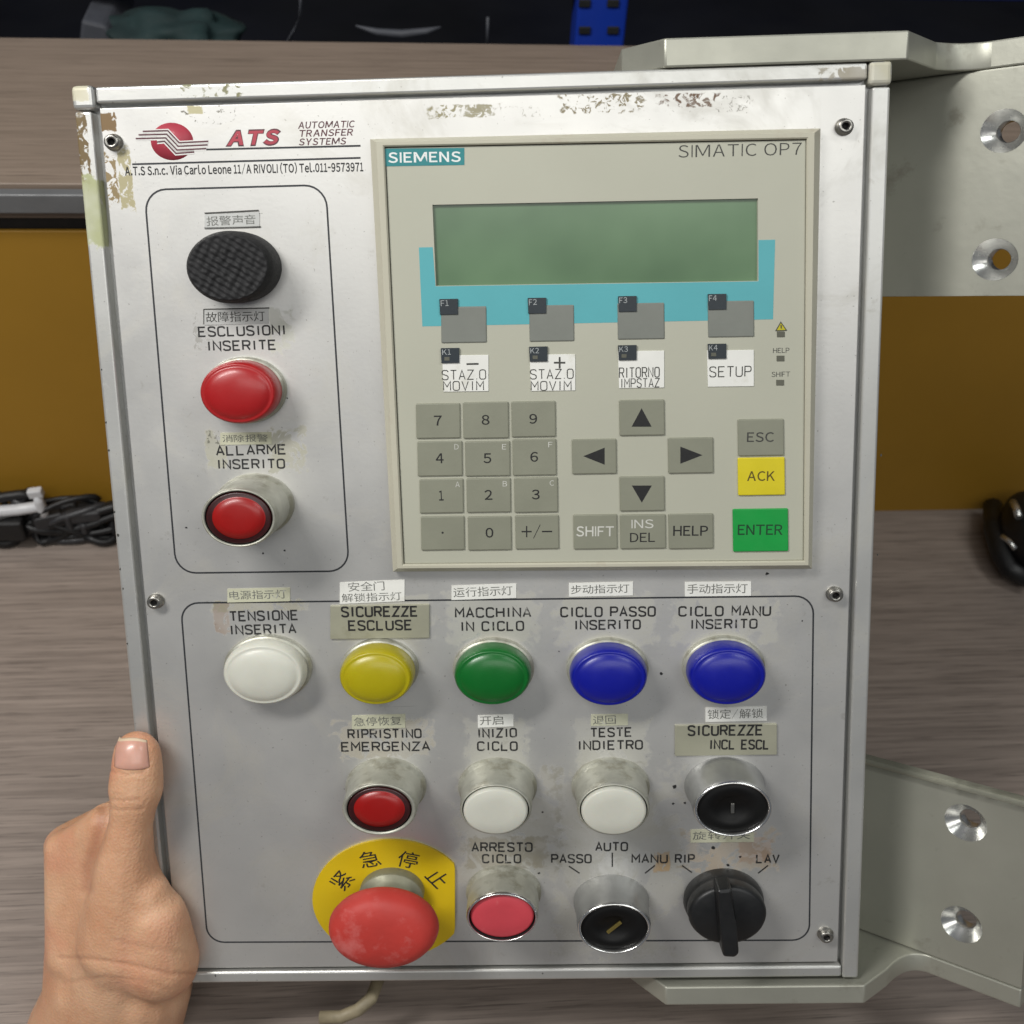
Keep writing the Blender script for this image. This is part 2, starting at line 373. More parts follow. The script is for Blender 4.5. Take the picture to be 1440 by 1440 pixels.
def put_strokes(g, body, x0, y0, x1, y1, h, wc, mi=0, lw=.85, gap=1.7, broken=()):
    tot = 0; xs = []
    for ch in body: xs.append(tot); tot += ADV.get(ch, 4) + gap
    tot -= gap
    A = Vector(L(x0, y0, wc)); B = Vector(L(x1, y1, wc)); T = (Vector(L(x0, y0 - h, wc)) - A).length
    ex = (B - A) / tot; ey = Vector((-(B - A).y, (B - A).x)).normalized() * T / 6; wd = lw * T / 6
    for k, ch in enumerate(body):
        if ch == ' ': continue
        for si, st in enumerate(GL[ch].split('|')):
            pts = [tuple(map(float, q.split(','))) for q in st.split()]
            P = []
            for (x, y) in pts: q = A + ex * (xs[k] + x) + ey * y; P.append((q.x, q.y))
            g.ribbon(P, wd, wc - .00001, wc + .00006 + .000012 * si, mi=mi)
    return g

# ------------------------------------------------------------------ the setting
def plane_obj(name, verts, m, label=None):
    me = bpy.data.meshes.new(name); me.from_pydata(verts, [], [tuple(range(len(verts)))]); o = link(name, me, None, m); o['kind'] = 'structure'; return o
YWALL = onz(720, 727, 0).y
zs_front = ony(60, 258, YWALL).z            # height of the shelf top at its front edge
yb = onz(60, 53, zs_front).y                 # rear edge of the shelf
g = G(); g.box3((0, YWALL / 2 - .35, -.0125), (1.5, YWALL / 2 + .45, .0125), bev=.001); tag(g.build('worktop', None, 'laminate'), kind='structure')
z_y = ony(60, 325, YWALL).z
g = G(); g.box3((0, YWALL + .009, z_y / 2 - .01), (1.5, .009, z_y / 2 + .01), bev=.0008)
back = g.build('back_wall', None, 'mustard'); tag(back, kind='structure')
zg = ony(60, 291, YWALL).z
t = empty('shelf', Matrix.Translation((0, YWALL, z_y)), 'long wood laminate shelf with a grey metal front rail above the mustard back board', 'shelf')
def rel(o, t): o.parent = t; o.matrix_parent_inverse = t.matrix_world.inverted(); return o
g = G(); g.box3((0, (YWALL + yb) / 2, zs_front - .009), (1.5, (yb - YWALL) / 2, .009), bev=.0008); rel(g.build('board', None, 'shelf_laminate'), t)
g = G(); g.box3((0, YWALL - .0035, (zs_front + zg) / 2 - .001), (1.5, .003, (zs_front - zg) / 2 - .001), bev=.001); rel(g.build('front_rail', None, 'rail_grey'), t)
g = G(); g.box3((0, YWALL + .012, (zg + z_y) / 2), (1.5, .010, (zg - z_y) / 2 + .004)); rel(g.build('underside_channel', None, 'black_gap'), t)
# the dark store behind the shelf
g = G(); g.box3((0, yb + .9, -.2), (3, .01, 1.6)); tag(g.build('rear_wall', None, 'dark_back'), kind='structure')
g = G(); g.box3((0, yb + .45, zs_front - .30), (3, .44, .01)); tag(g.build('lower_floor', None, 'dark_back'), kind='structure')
YR = yb + .05
def rk(px, py): return ony(px, py, YR)
rt = empty('storage_rack', Matrix.Translation(rk(842, 60)), 'blue perforated steel rack post and beam in the dark behind the shelf', 'rack')
a, b = rk(808, 60), rk(878, 60); top = rk(842, -60).z
g = G(); cx = (a.x + b.x) / 2; hw = (b.x - a.x) / 2
g.box3((cx, YR + .012, (zs_front - .3 + top) / 2), (hw, .012, (top - zs_front + .3) / 2), bev=.002)
po = g.build('post', None, 'rack_blue'); rel(po, rt)
for hx in (822, 862):
    for hy in (42, 4):
        p = rk(hx, hy); g = G(); g.box3((p.x, YR - .0006, p.z), (.0035, .0008, .0022), bev=.0005); rel(g.build('slot', None, 'black_gap'), rt)
g = G(); p1 = rk(1160, 2); g.box3((cx + hw + .5, YR + .02, p1.z + .012), (.5 - .0005, .012, .014), bev=.002); rel(g.build('beam', None, 'navy'), rt)
g = G(); g.box3((cx - hw - .5, YR + .02, rk(500, -6).z + .012), (.5 - .0005, .012, .014), bev=.002); rel(g.build('beam', None, 'navy'), rt)
def bgbox(name, x0, x1, y0, y1, m, label, cat, dy=.04, d=.03):
    a, b = ony(x0, y0, yb + dy), ony(x1, y1, yb + dy)
    g = G(); g.prism([(a.x + .004, a.z), (b.x - .006, a.z - .003), (b.x, b.z), (a.x, b.z)], -d, d, bev=.002)
    o = g.build(name, None, m); o.matrix_world = Matrix.Translation((0, yb + dy + d, 0)) @ Matrix.Rotation(math.pi / 2, 4, 'X'); return tag(o, label, cat)
bgbox('storage_box', 104, 168, 28, 62, 'tray_grey', 'small grey box half hidden behind the shelf at top left', 'box')
for i, (x, y, r) in enumerate(((235, 50, .02),)):
    p = ony(x, y, yb + .05); bm = bmesh.new(); bmesh.ops.create_icosphere(bm, subdivisions=4, radius=1)
    for v in bm.verts:
        v.co *= 1 + .35 * noise.noise(v.co * 2.2); v.co = Vector((v.co.x * .040, v.co.y * .02, v.co.z * .014)) + p
    for f in bm.faces: f.smooth = True
    me = bpy.data.meshes.new('rag'); bm.to_mesh(me); bm.free(); tag(link('rag', me, None, 'teal_cloth'), 'crumpled dark teal cloth lying behind the shelf beside the grey box', 'cloth')
p = [ony(x, y, yb + .03) for x, y in ((402, 62), (414, 42), (422, 20), (424, -20))]
g = G(); g.tube(p, .0008, 8); tag(g.build('wire', None, 'tray_grey'), 'thin grey wire hanging in the dark left of the blue rack post', 'wire')
p = [ony(x, y, yb + .05) for x, y in ((500, 36), (530, 45), (565, 48), (600, 44), (620, 38))]
g = G(); g.tube(p, [.0005, .0022, .0028, .0022, .0005], 8); tag(g.build('hose', None, 'tray_grey'), 'curved grey hose sagging in the dark behind the shelf middle', 'hose')
p = [ony(x, y, yb + .05) for x, y in ((685, 64), (686, 24))]
g = G(); g.tube(p, .0009, 8); tag(g.build('rod', None, 'tray_grey'), 'short upright grey rod behind the shelf, next left of the blue post', 'rod')

# ------------------------------------------------------------------ cable heap at left, black tool at right
def W(px, py, z): return onz(px, py, z)
ch = empty('cable_heap', Matrix.Translation(W(70, 720, 0)), 'tangled heap of black cables and plugs on the worktop left of the panel', 'cables')
rnd = random.Random(3)
def wig(cx, cy, n, rx, ry, z0, z1, seed):
    r_ = random.Random(seed); pts = []
    ph = r_.random() * 6
    for i in range(n * 6):
        t_ = i / 6; a_ = ph + t_ * 1.7
        pts.append((cx + rx * math.cos(a_ + .4 * math.sin(t_ * 2.1)) + r_.uniform(-.001, .001), cy + ry * math.sin(a_ * 1.3), z0 + (z1 - z0) * (.5 + .5 * math.sin(a_ * .9 + ph))))
    return pts
for i in range(24):
    q = W(rnd.uniform(-70, 165), rnd.uniform(700, 722), 0)
    g = G(); g.tube(wig(q.x, YWALL - rnd.uniform(.009, .013), rnd.choice((4, 5, 6)), rnd.uniform(.010, .030), rnd.uniform(.003, .006), .003, rnd.uniform(.012, .034), i), rnd.choice((.0016, .0022, .0028)), 8)
    rel(g.build('cable', None, 'rubber' if i % 5 else 'rubber_lite'), ch)
for (x, y, z, sx, sy, sz, rz, m) in ((80, 712, .012, .008, .006, .006, .3, 'rubber_lite'), (105, 716, .010, .006, .005, .007, -.5, 'rubber_lite'), (128, 705, .014, .010, .005, .004, .1, 'rubber_lite'), (20, 690, .010, .016, .008, .007, .0, 'rubber'), (118, 728, .006, .009, .004, .004, -.6, 'rubber_lite'), (40, 690, .014, .010, .005, .005, .5, 'rubber')):
    q = W(x, y, z); g = G(); g.box3((0, 0, 0), (sx, sy, sz), bev=.0018); o = g.build('plug', None, m); o.matrix_world = Matrix.Translation((q.x, min(q.y, YWALL - sy - .006), z + .006)) @ Matrix.Rotation(rz, 4, 'Z'); rel(o, ch)
wp = empty('white_fitting', Matrix.Translation(W(30, 715, 0)), 'white plastic fitting with a bent arm lying on the black cables', 'fitting')
def wz(x, y, d=.015): return ony(x, y, YWALL - d)
g = G(); g.tube([wz(-60, 722), wz(-10, 720), wz(25, 717), wz(50, 713), wz(58, 716)], [.0034, .0034, .0033, .0032, .0024], 12); rel(g.build('tube', None, 'white_plastic'), wp)
g = G(); g.tube([wz(64, 730), wz(60, 718), wz(55, 706), wz(52, 696)], [.0022, .0034, .0028, .0024], 12); rel(g.build('arm', None, 'white_plastic'), wp)
g = G(); c_ = wz(50, 693); g.box3(c_, (.0040, .0022, .0026), Matrix.Rotation(-.15, 3, 'Y'), bev=.0008); rel(g.build('arm_end', None, 'white_plastic'), wp)

bt = empty('hand_tool', Matrix.Translation(W(1430, 740, 0)), 'rounded black tool body with two silver metal clips at the right edge', 'tool')
q = W(1462, 752, .022)
bm = bmesh.new(); bmesh.ops.create_icosphere(bm, subdivisions=4, radius=1)
for v in bm.verts:
    c = v.co.copy(); c *= 1 + .06 * noise.noise(c * 1.7)
    v.co = Vector((c.x * .021, c.y * .030, c.z * .021)) + q
for f in bm.faces: f.smooth = True
me = bpy.data.meshes.new('tool_body'); bm.to_mesh(me); bm.free(); rel(link('tool_body', me, None, 'rubber'), bt)
for x0, y0, x1, y1, wd in ((1409, 754, 1428, 772, .0014), (1424, 706, 1433, 728, .0022)):
    a, b = W(x0, y0, .038), W(x1, y1, .038); g = G(); g.tube([a, (a + b) / 2 + Vector((0, 0, .001)), b], wd, 8); rel(g.build('clip', None, 'raw_alu'), bt)
g = G(); a, b = W(1396, 712, .012), W(1420, 800, .012); g.tube([a, W(1398, 745, .016), W(1408, 778, .014), b, W(1452, 815, .010)], .006, 10); rel(g.build('tool_strap', None, 'rubber'), bt)
g = G(); q1 = W(490, 1414, .03)
cpts = [PM @ Vector((*L(528, 1388, -.02), -.02)), PM @ Vector((*L(522, 1404, -.012), -.012)), PM @ Vector((*L(504, 1420, -.012), -.012)), PM @ Vector((*L(480, 1430, -.012), -.012)), PM @ Vector((*L(450, 1431, -.012), -.012))]
cpts = [cpts[0] + (cpts[0] - cpts[1]) * 1.5] + cpts
g.tube(cpts, .0026, 12); tag(g.build('cable_end', None, 'cable_beige'), 'cut beige cable end curling out below the lower edge of the panel', 'cable')

# ------------------------------------------------------------------ control panel
panel = empty('control_panel', PM, 'silver aluminium machine control panel with lamps, buttons and a beige keypad display', 'control panel')
O = LP([(97, 120), (1250, 90), (1210, 1378), (226, 1383)])            # TL TR BR BL outer corners
J = LP([(131, 146), (1218, 118), (1187, 1361), (244, 1361)])          # inner joint
ul, ur, vt, vb = (O[0][0] + O[3][0]) / 2, (O[1][0] + O[2][0]) / 2, (O[0][1] + O[1][1]) / 2, (O[2][1] + O[3][1]) / 2
jl, jr, jt, jb = (J[0][0] + J[3][0]) / 2, (J[1][0] + J[2][0]) / 2, (J[0][1] + J[1][1]) / 2, (J[2][1] + J[3][1]) / 2
DEP = .070
FW = -.0012
TAN = (150, 124, 88)
def P_(x0, y0, x1, y1, col, op, ns=0, th=.5):
    a, b = L(x0, y0), L(x1, y1); return ((a[0] + b[0]) / 2, (a[1] + b[1]) / 2, abs(b[0] - a[0]) / 2, abs(a[1] - b[1]) / 2, col, op, ns, th)
GLUE = (160, 158, 136)
face_p = [P_(134, 158, 162, 184, (122, 98, 64), 1.5, 140, .40), P_(138, 215, 166, 285, (140, 122, 88), 1.4, 330, .46), P_(162, 212, 188, 292, (170, 162, 128), 1.3, 300, .42),
          P_(250, 146, 330, 172, (84, 78, 58), 1.3, 420, .58), P_(262, 148, 285, 160, (176, 168, 120), .8),
          P_(608, 148, 700, 163, (150, 144, 116), 1.2, 420, .46), P_(690, 150, 760, 163, (150, 146, 130), .6, 600, .56), P_(788, 132, 910, 156, (134, 124, 98), 1.2, 500, .54),
          P_(925, 132, 1012, 149, (104, 80, 60), 1.1, 260, .50), P_(1000, 136, 1062, 155, (120, 116, 104), .7, 600, .57),
          P_(268, 440, 300, 490, (120, 120, 112), .6, 420, .5), P_(375, 435, 415, 500, (184, 186, 170), .6, 140, .45),
          P_(286, 604, 318, 660, GLUE, .8, 200, .42), P_(375, 604, 430, 662, GLUE, .75, 200, .42), P_(288, 606, 312, 624, (70, 70, 60), .8, 500, .52),
          P_(298, 848, 324, 892, (132, 110, 92), .75, 200, .38), P_(300, 846, 430, 860, (150, 146, 124), .7, 260, .42),
          P_(470, 840, 604, 900, GLUE, .35), P_(625, 836, 760, 905, GLUE, .38, 90, .38), P_(785, 838, 925, 905, GLUE, .38, 90, .38), P_(950, 838, 1090, 905, GLUE, .38, 90, .38),
          P_(470, 1015, 610, 1066, (150, 140, 112), .55, 110, .42), P_(655, 1015, 745, 1090, GLUE, .36, 80, .36), P_(810, 1015, 912, 1080, GLUE, .32, 80, .36),
          P_(655, 1180, 770, 1222, (140, 130, 108), .6, 110, .4), P_(965, 1170, 1090, 1225, (158, 134, 98), .6, 130, .42), P_(920, 1200, 942, 1228, (190, 150, 96), .8, 200, .4),
          P_(1040, 1180, 1085, 1215, (176, 140, 110), .6, 120, .4), P_(640, 1090, 790, 1240, (128, 122, 98), .35, 50, .4), P_(780, 1090, 960, 1340, (120, 116, 92), .35, 45, .42)]
patched('face_alu', (214, 213, 209), .40, .72, face_p)
rail_p = [P_(102, 158, 130, 262, (112, 94, 62), 1.6, 230, .42), P_(100, 250, 150, 345, (168, 172, 132), 1.2, 60, .30), P_(95, 116, 126, 142, (196, 190, 160), .8), P_(250, 116, 340, 136, (128, 126, 92), 1.1, 260, .54),
          P_(1150, 96, 1222, 112, (150, 142, 122), .85, 170, .46), P_(1222, 88, 1252, 118, (188, 184, 158), .8), P_(110, 300, 215, 860, (150, 150, 146), .35, 500, .60)]
patched('rail_worn', (206, 206, 202), .40, .70, rail_p)
g = G(); g.prism([(jl + .0016, jb + .0004), (jr - .0010, jb + .0004), (jr - .0010, jt - .0007), (jl + .0016, jt - .0007)], -.0050, FW, bev=.00025)
face = g.build('faceplate', panel, 'face_alu')
g = G(); g.prism([(jl - .0045, jb - .003), (jr + .0045, jb - .003), (jr + .0045, jt + .0045), (jl - .0045, jt + .0045)], -DEP + .002, -.0053); g.build('housing', panel, 'rail_alu')
gp = .0007; cc = .0072
# four frame rails, three visible corner caps
def rail(u0, v0, u1, v1, nm='frame_rail', **k):
    g = G(); g.rect(u0, v0, u1, v1, -DEP, k.pop('top', 0), bev=k.pop('bev', .0009), seg=3); return g.build(nm, panel, 'rail_worn')
rail(ul, vb, jl - gp, vt - cc - .0004); rail(jr + gp, vb, ur, vt - cc - .0004)
rail(ul + cc + .0004, jt + gp, ur - cc - .0004, vt); rail(jl - gp + .0003, vb + .0006, jr + gp - .0003, jb - gp)
for u0, u1 in ((ul - .0004, ul + cc), (ur - cc, ur + .0004)):
    g = G(); g.rect(u0, vt - cc, u1, vt + .0006, -DEP - .001, .0005, bev=.0016, seg=3); g.build('corner_cap', panel, 'rail_worn')
# screws
def screw_mesh():
    g = G(); g.lathe([(.0030, 0), (.0031, .0004), (.0030, .0007), (.0026, .0009), (.0026, .0028), (.0023, .0033), (.0014, .0033), (.0012, .0030), (.0011, .0014), (0, .0014)], n=24, ys=.9, mis=[0] * 6 + [0, 1, 1])
    me = bpy.data.meshes.new('screw'); g.bm.to_mesh(me); g.bm.free(); me.materials.append(MATS['screw_steel']); me.materials.append(MATS['hex_dark']); return me
SM = screw_mesh()
for x, y in ((156, 199), (1190, 177), (216, 848), (1176, 838), (1163, 1319)):
    a = L(x, y, .002); o = link('screw', SM, panel, None, (a[0], a[1], -.0012)); 
# printed frames
def wobble(c): return c
g = G(); g.ribbon(rrect(LP([(203, 267), (458, 260), (491, 803), (248, 806)], FW), .0072), .0006, FW, FW + .00006, closed=True); g.build('printed_border', face, 'line_ink')
g = G(); g.ribbon(rrect(LP([(254, 848), (1144, 838), (1138, 1322), (292, 1325)], FW), .0065), .0006, FW, FW + .00006, closed=True); g.build('printed_border', face, 'line_ink')
g = G(); A, B = L(186, 231, FW), L(507, 222, FW); g.ribbon([A, B], .0006, FW, FW + .00006); A, B = L(262, 211, FW), L(507, 205, FW); g.ribbon([A, B], .0006, FW, FW + .00006); g.build('printed_rule', face, 'line_ink')

# maker's emblem: red disc crossed by stepped bands
g = G(); cu, cv = L(242, 199, FW); du = abs(L(272, 199, FW)[0] - cu)
g.lathe([(du, FW), (du, FW + .00005), (0, FW + .00005)], cu, cv, .84, 40)
path = [(190, 191), (235, 189), (252, 207), (292, 204)]
for k, (o, dx) in enumerate(((-6, 5), (-1, 0), (4.2, -3), (9, 0))):
    pts = [(191 + (10, 4, 0, 30)[k], 191 + o + 0), (236 - k * 1.5, 190 + o), (252 - k * 1.5, 207 + o), (293 - (0, 1, 3, 20)[k], 205 + o)]
    g.ribbon(LP(pts, FW), .00125, FW + .00005, FW + .0001, mi=1)
    g.ribbon(LP([(x, y - .2) for x, y in pts], FW), .0005, FW + .0001, FW + .00014, mi=2)
g.build('emblem', face, ['logo_red', 'face_alu', 'logo_dark'])
g = G(); put_text(g, 'ATS', 317, 206.5, 391, 204.5, 23.5, FW + .00006, 0, bold=.085, shear=.3, gap=.05); put_text(g, 'ATS', 319.5, 204.5, 389.5, 202.5, 19.5, FW + .00012, 1, bold=.045, shear=.3, gap=.13)
g.build('logo_lettering', face, ['logo_dark', 'logo_red', 'face_alu'])
g = G()
for tx, x0, y0, x1, y1 in (('AUTOMATIC', 419, 181, 498, 179), ('TRANSFER', 420, 192.5, 496, 190.5), ('SYSTEMS', 420, 204.5, 486, 203)):
    put_text(g, tx, x0, y0, x1, y1, 9.6, FW + .00006, 0, bold=.02, shear=.2, gap=.12)
g.build('logo_lettering', face, 'logo_dark')
g = G(); put_text(g, 'A.T.S S.n.c. Via Carlo Leone 11/A RIVOLI (TO) Tel.011-9573971', 176, 247, 511, 241, 12.5, FW + .00006, 0, bold=.026, gap=.1)
g.build('address_lettering', face, 'ink')

def eng(name, lines, m='ink_worn', lw=1.15, wc=FW, parent=None):
    g = G()
    for ln in lines:
        tx, x0, y0, x1, y1, h = ln; put_strokes(g, tx, x0, y0, x1, y1, h, wc, 0, lw)
    return g.build(name, parent or face, m)
eng('lettering', [('ESCLUSIONI', 280, 473, 402, 470, 12.5), ('INSERITE', 292, 493, 388, 491, 12.5)])
eng('lettering', [('ALLARME', 305, 640, 402, 638, 12.5), ('INSERITO', 306, 659, 400, 658, 12)])
eng('lettering', [('TENSIONE', 324, 873, 419, 871, 12.5), ('INSERITA', 324, 892, 416, 890, 12)])
eng('lettering', [('MACCHINA', 641, 868, 746, 867, 12.5), ('IN CICLO', 648, 887, 736, 886, 12)])
eng('lettering', [('CICLO PASSO', 789, 867, 921, 866, 12.5), ('INSERITO', 808, 885, 900, 884, 12)])
eng('lettering', [('CICLO MANU', 955, 866, 1083, 865, 12.5), ('INSERITO', 971, 884, 1064, 883, 12)])
eng('lettering', [('RIPRISTINO', 490, 1038, 592, 1037, 11.5), ('EMERGENZA', 481, 1056, 604, 1055, 11.5)])
eng('lettering', [('INIZIO', 672, 1037, 726, 1036, 11.5), ('CICLO', 672, 1055, 727, 1055, 11.5)])
eng('lettering', [('TESTE', 831, 1036, 888, 1035, 11.5), ('INDIETRO', 813, 1054, 903, 1053, 11.5)])
eng('lettering', [('ARRESTO', 664, 1197, 748, 1197, 11.5), ('CICLO', 679, 1213, 732, 1213, 11)])
for q in (('AUTO', 838, 1196, 882, 1196, 11), ('PASSO', 776, 1213, 831, 1213, 11), ('MANU', 889, 1213, 938, 1213, 11), ('RIP', 950, 1213, 976, 1213, 11), ('LAV', 1064, 1213, 1095, 1213, 11)): eng('lettering', [q])
for (x0, y0, x1, y1) in ((861, 1199, 861, 1219), (800, 1218, 815, 1228), (921, 1217, 907, 1228), (959, 1217, 973, 1227), (1080, 1217, 1066, 1228)):
    g = G(); g.ribbon(LP([(x0, y0), (x1, y1)], FW), .0005, FW, FW + .00006); g.build('position_mark', face, 'ink')
# paper strips with Chinese lettering
def strip(tx, x0, y0, x1, y1, m='paper', ink='ink_faded', rot=0, lines=None, ins=3, hh=None, wc=FW):
    """corner points: left-top (x0,y0) right-bottom (x1,y1) in photo px, tilt rot px over the width"""
    g = G(); g.prism(LP([(x0, y0 + rot / 2), (x1, y0 - rot / 2), (x1, y1 - rot / 2), (x0, y1 + rot / 2)], wc), wc, wc + .00030, mi=0)
    for (t_, a, b, c, d, h) in (lines or [(tx, x0 + ins, y1 + rot / 2 - 3.5, x1 - ins - 2, y1 - rot / 2 - 3.5, (y1 - y0) - 6.5)]):
        put_text(g, t_, a, b, c, d, h, wc + .00034, 1)
    return g.build('paper_label', panel, [m, ink])
strip('报警声音', 288, 300, 365, 320, 'paper_silver', rot=3); 
g = G(); g.ribbon(LP([(288, 300), (364, 296)], FW), .0005, FW + .0002, FW + .0003); g.ribbon(LP([(288, 321), (367, 319)], FW), .0005, FW + .0002, FW + .0003); g.build('printed_rule', face, 'ink_soft')
strip('故障指示灯', 287, 435, 378, 456, 'paper_silver', 'ink_soft', rot=2)
g = G(); g.ribbon(LP([(287, 456), (287, 435), (379, 433)], FW), .0004, FW + .0002, FW + .0003); g.build('printed_rule', face, 'ink_soft')
strip('消除报警', 310, 608, 382, 625, 'paper_old', 'ink_grey', rot=1)
strip('电源指示灯', 320, 827, 408, 846, 'paper_old', rot=2)
strip('', 478, 817, 569, 847, 'paper', rot=4, lines=[('安全门', 490, 832, 541, 830, 13), ('解锁指示灯', 481, 847, 565, 844, 12)])
strip('运行指示灯', 635, 822, 726, 842, rot=3)
strip('步动指示灯', 800, 819, 890, 838, rot=2)
strip('手动指示灯', 963, 818, 1056, 838, rot=1)
strip('急停恢复', 495, 1005, 570, 1024, 'paper_old', rot=2)
strip('开启', 672, 1005, 722, 1022, 'paper', rot=2, lines=[('开启', 675, 1020, 708, 1019, 13)])
strip('退回', 831, 1004, 883, 1020, 'paper_old', rot=1, lines=[('退回', 834, 1019, 866, 1018, 12)])
strip('锁定/解锁', 992, 994, 1078, 1014, 'paper', rot=2)
strip('旋转开关', 971, 1166, 1060, 1184, 'paper_old', rot=1)
# engraved plates
def plate(x0, y0, x1, y1, lines, lw):
    g = G(); g.prism(LP([(x0, y0 + 1), (x1, y0 - 1), (x1, y1 - 1), (x0, y1 + 1)], FW), FW, FW + .0009, mi=0, bev=.0002)
    for ln in lines: put_strokes(g, *ln, FW + .00092, 1, lw)
    return g.build('engraved_plate', panel, ['engraved_plate', 'ink'])
plate(465, 850, 604, 897, [('SICUREZZE', 481, 867, 587, 866, 13), ('ESCLUSE', 491, 886, 579, 885, 12.5)], 1.2)
plate(949, 1018, 1092, 1061, [('SICUREZZE', 968, 1034, 1072, 1033, 13), ('INCL', 998, 1053, 1033, 1053, 12), ('ESCL', 1043, 1053, 1081, 1053, 12)], 1.15)

rnd = random.Random(11); g = G()
for x, y, q in ((930, 947, 3), (948, 1106, 4), (947, 1130, 2.2), (963, 1129, 3), (1003, 1192, 3.4), (1024, 1216, 2.6), (1041, 1205, 2.2), (1079, 807, 3), (1128, 873, 1.6), (786, 916, 1.5), (763, 1142, 2), (758, 1228, 2), (370, 778, 2), (400, 774, 2.2), (404, 560, 1.5), (364, 300, 2), (262, 742, 1.8), (1078, 1208, 1.6)):
    P = []
    for k in range(7): a_ = k / 7 * 6.283; rr = q * rnd.uniform(.5, 1.15); P.append((x + rr * math.cos(a_), y + rr * math.sin(a_) * .8))
    g.prism(LP(P, FW), FW, FW + .00008)
tag(g.build('paint_chip', face, 'ink'), kind='stuff')

g = G()
for x, y, q in ((146, 594, 2.2), (150, 633, 2.6), (158, 720, 2.8), (163, 752, 3), (166, 800, 2), (170, 828, 1.8), (1236, 640, 2.0), (1231, 780, 1.6), (140, 520, 1.6), (176, 905, 1.8), (300, 1372, 2.0), (760, 1369, 1.8)):
    P = []
    for k in range(7): a_ = k / 7 * 6.283; rr = q * rnd.uniform(.5, 1.15); P.append((x + 3 + rr * math.cos(a_) * .6, y + rr * math.sin(a_)))
    g.prism(LP(P, 0), -.0001, .00008)
tag(g.build('edge_nick', panel, 'ink_soft'), kind='stuff')

# ------------------------------------------------------------------ lamps and buttons
def ru(px, x, y, h):                          # photo half-width to metres at height h
    return (L(x + px, y, h)[0] - L(x - px, y, h)[0]) / 2
def at(x, y, h): a = L(x, y, h); return a
def pilot(x, y, rx, h, m, cat_label, collar='collar_alu', ys=.82, base=1.07):
    """domed lens on a low ring"""
    cu, cv = at(x, y, h); r = ru(rx, x, y, h)
    e = bpy.data.objects.new('pilot_lamp', None); C.objects.link(e); e.parent = panel; e.location = (cu, cv, FW); e['label'] = cat_label; e.empty_display_size = .01
    g = G(); g.lathe([(r * base, 0), (r * base, .0022), (r * (base - .03), .003), (r * .9, .003)], ys=ys); g.build('collar', e, collar)
    H = h - FW
    g = G(); g.lathe([(r * .985, .003), (r * 1.0, .0045), (r * .995, H - .0052), (r * .97, H - .0034), (r * .93, H - .0022), (r * .88, H - .0017), (r * .86, H - .0019), (r * .80, H - .0012), (r * .62, H - .0003), (r * .35, H + .0002), (0, H + .0004)], ys=ys)
    g.build('lens', e, m); return e
pilot(332, 554, 56, .0125, 'lens_red', 'red domed lamp', ys=.80)
pilot(368, 952, 59, .0100, 'lens_white', 'white domed lamp', ys=.78)
pilot(527, 957, 53, .0130, 'lens_yellow', 'yellow domed lamp', ys=.78)
pilot(692, 956, 55, .0120, 'lens_green', 'green domed lamp', ys=.78)
pilot(857, 957, 55.5, .0125, 'lens_blue', 'blue domed lamp', ys=.78)
pilot(1025, 955, 56, .0125, 'lens_blue', 'blue domed lamp', ys=.79)

def node(name, x, y, h, label):
    cu, cv = at(x, y, h); e = bpy.data.objects.new(name, None); C.objects.link(e); e.parent = panel; e.location = (cu, cv, FW); e['label'] = label; e.empty_display_size = .01; return e
def pushb(x, y, rx, h, m, label, ro=1.13, collar='collar_alu', ys=.77, base=1.27, cap=.0012, inset=None, ringm=None):
    e = node('push_button', x, y, h, label); r = ru(rx, x, y, h); H = h - FW
    g = G(); g.lathe([(r * base, 0), (r * base, .0018), (r * (base - .02), .0026), (r * (base - .09), .0032), (r * (base - .09), .0048), (r * (ro + .02), .0070), (r * (ro + .01), H - .0036), (r * ro, H - .0012), (r * (ro - .03), H - .0002), (r * (ro - .07), H), (r * 1.02, H - .0006), (r * 1.01, H - .004), (0, H - .004)], ys=ys,
                     mis=[0] * 7 + [1, 1, 1, 2, 2]); g.build('collar', e, [collar, ringm or collar, 'black_gap'])
    g = G()
    if inset:
        g.lathe([(r * .985, H - .0038), (r * .98, H - .0006), (r * .93, H - .0001), (r * inset, H - .0008), (r * (inset - .03), H - .0002), (r * inset * .6, H + .0003), (0, H + .0004)], ys=ys, mis=[1, 1, 1, 0, 0, 0])
        g.build('cap', e, [m, 'lens_ring_dark'])
    else:
        g.lathe([(r * .985, H - .0038), (r * .985, H + cap - .0012), (r * .96, H + cap - .0003), (r * .90, H + cap), (r * .5, H + cap + .0002), (0, H + cap + .0002)], ys=ys); g.build('cap', e, m)
    return e
pushb(335, 729, 47, .0235, 'lens_red_deep', 'red illuminated push button in a grimy collar', ro=1.13, ys=.80, base=1.24, inset=.80)
pushb(533, 1139, 45, .0190, 'lens_red_deep', 'red illuminated push button below the yellow lamp', ro=1.17, ys=.75, base=1.32, inset=.80)
pushb(697, 1139, 46, .0190, 'lens_white', 'white push button below the green lamp', ro=1.10, ys=.76, base=1.26, cap=.0018)
pushb(863, 1139, 46.5, .0190, 'lens_white', 'white push button below the left blue lamp', ro=1.10, ys=.77, base=1.24, cap=.0018)
pushb(706, 1291, 46, .0180, 'push_red', 'flat pale red push button beside the emergency stop', ro=1.10, ys=.75, base=1.20, cap=-.0012, ringm='ring_bright')
